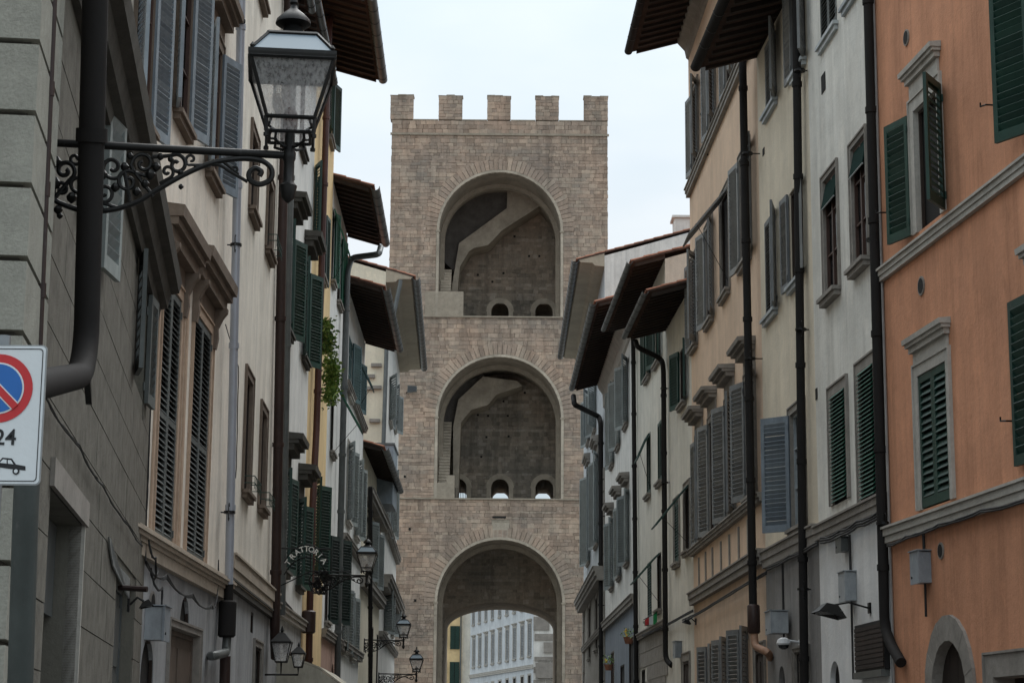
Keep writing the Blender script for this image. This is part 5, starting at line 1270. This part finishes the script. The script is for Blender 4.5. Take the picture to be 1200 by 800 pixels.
def small_lantern(px, ytop, ybot, Y, wx, label, yb2):
    c = at(px, ybot, Y); t = at(px, ytop, Y); h = t.z - c.z; r0 = tag(link('wall_lantern', None, None, (c.x, Y, c.z)), label, 'lantern', 'pair of lanterns over the trattoria awning'); w_ = h * .42
    q = MB(); s2 = math.sqrt(2)
    q.lathe([(w_ * .34 * s2, 0), (w_ * .36 * s2, .03), (w_ * .3 * s2, .03)], 0, 0, 4, rot=math.pi / 4)
    for sx in (-1, 1):
        for sy in (-1, 1): q.tube([(sx * w_ * .34, sy * w_ * .34, 0), (sx * w_ * .62, sy * w_ * .62, h * .55)], .012, 5)
    q.lathe([(w_ * .66 * s2, h * .53), (w_ * .68 * s2, h * .57), (w_ * .22 * s2, h * .8), (w_ * .1, h * .83), (w_ * .16, h * .88), (.01, h)], 0, 0, 4, rot=math.pi / 4); q.build('frame', 'iron', r0)
    for (ax, ay), (bx, by) in (((-1, -1), (1, -1)), ((1, -1), (1, 1)), ((1, 1), (-1, 1)), ((-1, 1), (-1, -1))):
        MB().quad((ax * w_ * .34, ay * w_ * .34, .02), (bx * w_ * .34, by * w_ * .34, .02), (bx * w_ * .6, by * w_ * .6, h * .53), (ax * w_ * .6, ay * w_ * .6, h * .53)).__class__
        g = MB(); g.quad((ax * w_ * .33, ay * w_ * .33, .02), (bx * w_ * .33, by * w_ * .33, .02), (bx * w_ * .6, by * w_ * .6, h * .53), (ax * w_ * .6, ay * w_ * .6, h * .53)); g.build('pane', 'lamp_glass', r0)
    d = at(px, yb2, Y).z - c.z; MB().tube([(0, 0, .0), (0, 0, d), (wx - c.x, 0, d)], .02, 6).build('arm', 'iron', r0, smooth=True)
small_lantern(329.5, 733, 776, 40, -4.86, 'nearer and larger of two square lanterns over the trattoria awning', 790)
small_lantern(349.5, 752, 782, 41.6, -4.88, 'farther and smaller of two square lanterns over the trattoria awning', 790)

# ================================================================== SIGNS
def text_mesh(s, size, mat, name, parent, loc, rot=0, bold=0.0, depth=.004, rx=R(90)):
    cu = bpy.data.curves.new(name, 'FONT'); cu.body = s; cu.size = size; cu.align_x = 'CENTER'; cu.align_y = 'CENTER'; cu.extrude = depth; cu.offset = bold
    t = bpy.data.objects.new('tmp', cu); COL.objects.link(t); bpy.context.view_layer.update()
    me = bpy.data.meshes.new_from_object(t.evaluated_get(bpy.context.evaluated_depsgraph_get())); bpy.data.objects.remove(t)
    me.materials.clear(); me.materials.append(M(mat)); o = link(name, me, parent, loc); o.rotation_euler = (rx, -rot, 0); return o
SY = 8.6; tl, brt = at(-4, 404, SY), at(-4, 568, SY); H_ = tl.z - brt.z; Wd = H_ / 1.5; cz_ = (tl.z + brt.z) / 2
sg = tag(link('parking_sign', None, None, (at(-4, 486, SY).x, SY, cz_)), 'white no-parking sign with 0-24 and a tow-away car, left edge', 'road sign')
def rrect(w, h, r): 
    P_ = []
    for cx, cy, a0 in ((w / 2 - r, h / 2 - r, 0), (-w / 2 + r, h / 2 - r, 90), (-w / 2 + r, -h / 2 + r, 180), (w / 2 - r, -h / 2 + r, 270)):
        P_ += [(cx + r * math.cos(R(a0 + i * 18)), cy + r * math.sin(R(a0 + i * 18))) for i in range(6)]
    return P_
MB().prism(rrect(Wd, H_, .022), 0, .012).build('rim', 'sign_metal', sg); MB().prism(rrect(Wd - .012, H_ - .012, .018), -.002, -.0002).build('plate', 'sign_white', sg)
def ring(P1, P2, y0, y1):
    q = MB(); n = len(P1)
    for i in range(n): j = (i + 1) % n; q.prism([P1[i], P1[j], P2[j], P2[i]], y0, y1)
    return q
ring(rrect(Wd - .032, H_ - .032, .016), rrect(Wd - .039, H_ - .039, .014), -.004, -.002).build('border_line', 'sign_black', sg)
s1 = SY / 2380 * 1.0; cc = at(-4, 455, SY).z - cz_
def disc(r, n=40): return [(r * math.cos(2 * math.pi * i / n), cc + r * math.sin(2 * math.pi * i / n)) for i in range(n)]
rp_ = H_ / 164.5
MB().prism(disc(40.5 * rp_), -.005, -.003).build('red_disc', 'sign_red', sg); MB().prism(disc(30.5 * rp_), -.007, -.0052).build('white_disc', 'sign_white', sg); MB().prism(disc(28.5 * rp_), -.009, -.0072).build('blue_disc', 'sign_blue', sg)
def bar(w, y0, y1, r, mat, nm):
    d = Vector((1, -1)).normalized(); n = Vector((1, 1)).normalized(); P_ = [d * -r + n * -w, d * r + n * -w, d * r + n * w, d * -r + n * w]
    MB().prism([(p.x, cc + p.y) for p in P_], y0, y1).build(nm, mat, sg)
bar(5.6 * rp_, -.0105, -.0092, 29.5 * rp_, 'sign_white', 'slash_edge'); bar(4.2 * rp_, -.012, -.0107, 31 * rp_, 'sign_red', 'slash')
text_mesh('0-24', 26 * rp_, 'sign_black', 'lettering', sg, (-.0 * rp_ + 1 * rp_, -.004, at(-4, 513, SY).z - cz_), bold=.0012, depth=.001)
def sp(x, y): p = at(x, y, SY); return (p.x - sg.location.x, p.z - cz_)
q = MB(); q.prism([sp(x, y) for x, y in ((-2, 542), (3, 536), (14, 537), (19, 544), (30, 546), (30, 551), (10, 549), (-8, 546), (-8, 542))], -.004, -.002); q.build('car_symbol', 'sign_black', sg)
for P_ in (((0, 542), (4, 538), (8, 538.5), (8, 543)), ((9.5, 543), (9.5, 538.8), (13, 539), (16, 543.8))): MB().prism([sp(*p) for p in P_], -.005, -.0042).build('car_window', 'sign_white', sg)
for x, y, r, m_ in ((19, 552, 4, 'sign_black'), (19, 552, 2.2, 'sign_white'), (-4, 548, 4, 'sign_black')):
    c = sp(x, y); MB().prism([(c[0] + r * rp_ * math.cos(i * .45), c[1] + r * rp_ * math.sin(i * .45)) for i in range(14)], -.006 if m_ == 'sign_black' else -.0075, -.0042 if m_ == 'sign_black' else -.0062).build('car_wheel', m_, sg)
q = MB(); q.prism([sp(x, y) for x, y in ((-38, 551), (-38, 540), (-32, 535), (-26, 535), (-26, 544), (-18, 544), (-10, 533), (-8, 534), (-15, 545), (-15, 551))], -.004, -.002); q.build('tow_truck_symbol', 'sign_black', sg)
q = MB(); q.tube([(0, .05, -cz_), (0, .05, H_ / 2 + .05)], .03, 12); q.build('post', 'sign_metal', sg, smooth=True)
for zz_ in (-.15, .15): MB().box(-.07, .07, .012, .085, zz_ - .015, zz_ + .015).build('clamp', 'sign_metal', sg)
# trattoria sign
Yt = 41.2; wx = -4.87; tr_ = tag(link('trattoria_sign', None, None, (wx, Yt, at(360, 655, Yt).z)), 'wrought iron hanging sign reading TRATTORIA in white letters', 'shop sign')
zc = tr_.location.z
def tp(x, y): p = at(x, y, Yt); return (p.x - wx, 0, p.z - zc)
q = MB(); q.tube([(0, 0, tp(335, 642)[2]), tp(388, 643)], .018, 6); q.tube([tp(388, 643), tp(388, 669)], .012, 6); q.tube([tp(364, 669), tp(412, 669.5)], .016, 6); q.tube([tp(364, 643), tp(364, 669)], .01, 6); q.tube([(0, 0, tp(335, 690)[2]), tp(364, 669)], .014, 6)
q.tube([tp(x, y + 9) for x, y in ((333, 664), (338, 656), (345, 649), (352, 645), (360, 643.5), (368, 645), (375, 650), (381, 658), (384, 664))], .012, 5)
q.tube([tp(x, y - 6) for x, y in ((333, 664), (338, 656), (345, 649), (352, 645), (360, 643.5), (368, 645), (375, 650), (381, 658), (384, 664))], .01, 5)
q.build('iron_frame', 'iron', tr_)
A_ = [(338, 659), (343, 652), (348.5, 647), (354, 644), (359.5, 643), (365, 644), (370.5, 647), (375, 651), (379.5, 657)]
for i, ch in enumerate('TRATTORIA'):
    a = A_[max(0, i - 1)]; b_ = A_[min(8, i + 1)]; an = math.atan2(-(b_[1] - a[1]), b_[0] - a[0]); p = tp(*A_[i]); text_mesh(ch, .16, 'white_letter', 'letter', tr_, (p[0], -.03, p[2]), rot=an, bold=.002, depth=.006)
q = MB()
for i in range(46):
    a = random.uniform(0, 6.28); r = random.random() ** .5; c = tp(375 + 12 * r * math.cos(a), 682 + 12 * r * math.sin(a)); q.tube([(c[0] + .07 * math.cos(t + a), random.uniform(-.12, .12) * 0 + .02 * math.sin(t * 2), c[2] + .07 * math.sin(t + a)) for t in (0, 1, 2, 3, 4)], .013, 4)
q.tube([tp(375 + 13 * math.cos(t), 682 + 13 * math.sin(t)) for t in [i * .5 for i in range(13)]], .014, 5); q.build('iron_basket', 'iron', tr_)
# awning of the trattoria
f = L3; aw = tag(link('canvas_awning', None, None, (f.A[0], f.A[1], 0), f.rz), 'cream canvas awning of the trattoria at the bottom left', 'awning')
za = f.zat(f.L - 1.2, 762); ua0, ub0 = f.L - 6.2, f.L - 1.2
for i in range(5):
    a = ua0 + (ub0 - ua0) * i / 5; b_ = ua0 + (ub0 - ua0) * (i + 1) / 5
    q = MB(); q.prism([(.0, za), (.9, za - .32), (1.5, za - .75), (1.5, za - .95), (1.47, za - .95), (1.47, za - .77), (.88, za - .35), (0, za - .03)], a + .002, b_ - .002, 'x'); q.build('canvas_panel', 'awning_cloth', aw)
MB().prism([(0, za - .04), (.88, za - .36), (1.47, za - .78), (1.47, za - 1.05), (0, za - 1.05)], ub0 + .003, ub0 + .02, 'x').build('side_panel', 'awning_cloth', aw)
MB().tube([(ua0, 1.46, za - .78), (ub0, 1.46, za - .78)], .02, 6).build('rail', 'sign_metal', aw)

# ================================================================== PLANTS, FLAG, SMALL THINGS
def plant(f, pts, n, label, spread=.32, sz=.09):
    q = MB(); V = [Vector(f.P(x, y, .35)) for x, y in pts]; base_ = V[0].copy()
    for i in range(n):
        k = random.randrange(len(V) - 1); t = random.random(); c = V[k].lerp(V[k + 1], t) + Vector((random.gauss(0, spread * .8), random.gauss(0, spread * .55), random.gauss(0, spread * .6)))
        c.y = max(.03, c.y)
        a = Vector((random.uniform(-1, 1), random.uniform(-1, 1), random.uniform(-1, .4))).normalized(); b_ = a.orthogonal().normalized(); s_ = sz * random.uniform(.6, 1.4); tn = random.random()
        q.quad(c, c + a * s_ * .5 + b_ * s_ * .35, c + a * s_ * 1.2, c + a * s_ * .5 - b_ * s_ * .35, tone=tn)
    r0 = tag(link('hanging_plant', None, None, (f.A[0], f.A[1], 0), f.rz), label, 'plant')
    fo = q.build('foliage', 'leaf', r0); fo['kind'] = 'stuff'
    s_ = MB()
    for i in range(6):
        P_ = [v + Vector((random.uniform(-.15, .15), random.uniform(-.1, .1), 0)) for v in V]; s_.tube(P_, .012, 4)
    s_.build('stem', 'leaf', r0)
plant(L4, [(382, 376), (384, 395), (384, 412)], 600, 'upper light green plant hanging beside the red drainpipe', .15)
plant(L5, [(388, 422), (390, 445), (386, 468)], 1100, 'larger light green plant spilling over the raised green shutter', .19)
def flag(f, x, y0, y1, label):
    u, z1_ = f.uz(x, y0, .3); z0_ = f.zat(u, y1, .3); r0 = tag(link('flag', None, None, (f.A[0], f.A[1], 0), f.rz), label, 'flag')
    for i, m_ in enumerate(('flag_green', 'sign_white', 'flag_red')): MB().prism([(z, y) for z, y in ((.1 + .12 * i, z1_ - .08 * i), (.215 + .12 * i, z1_ - .08 * (i + 1)), (.215 + .12 * i, z0_ - .02 * i), (.1 + .12 * i, z0_))], u, u + .01, 'x').build('stripe', m_, r0)
    MB().tube([(u, 0, z1_ + .02), (u, .5, z1_ - .24)], .012, 5).build('pole', 'iron', r0)
flag(B5, 762, 716, 731, 'small green, white and red flag under the lower window of the pale narrow house')
def pot(f, x, y, label):
    u, z = f.uz(x, y, .1); r0 = tag(link('flower_pot', None, None, (f.A[0], f.A[1], 0), f.rz), label, 'flower pot', 'flower pots on the sills of the blue-grey ground floor')
    MB().lathe([(.12, z - .22), (.18, z - .02), (.19, z)], u, .22, 10).build('pot', 'terracotta', r0)
    q = MB()
    for i in range(60):
        c = Vector((u + random.gauss(0, .16), .22 + random.gauss(0, .1), z + .12 + random.gauss(0, .1))); a = Vector((random.uniform(-1, 1), random.uniform(-1, 1), random.uniform(-.3, 1))).normalized() * .08; b_ = a.orthogonal() * .6; q.quad(c, c + a * .5 + b_ * .5, c + a, c + a * .5 - b_ * .5, tone=random.random())
    q.build('foliage', 'leaf', r0)
    q = MB()
    for i in range(8): q.lathe([(.01, -.04 + 0), (.045, 0), (.01, .04)], 0, 0, 6) if 0 else q.tube([(u + random.gauss(0, .15), .3, z + .15 + random.gauss(0, .08)), (u + random.gauss(0, .15), .34, z + .2)], .03, 5)
    q.build('flower', 'flower', r0)
pot(B6, 717, 778, 'yellow flowers on the farther sill of the blue-grey ground floor'); pot(B6, 741, 746, 'yellow flowers on the nearer, higher sill of the blue-grey ground floor')
tag(MB().tube([B1.pt(*B1.P(1041, 655, .03)[:1], .03, B1.P(1041, 655, .03)[2]), B1.pt(B1.P(1046, 800, .03)[0], .03, B1.P(1046, 800, .03)[2])], .015, 5).build('cable', 'cable_pale', None), 'pale cable running down the corner of the orange house', 'cable')
tag(MB().tube([B1.pt(B1.L - .12, .03, 2), B1.pt(B1.L - .12, .03, 18)], .018, 5).build('cable', 'cable_pale', None), 'thin pale conduit beside the long drainpipe at the edge of the orange wall', 'cable')
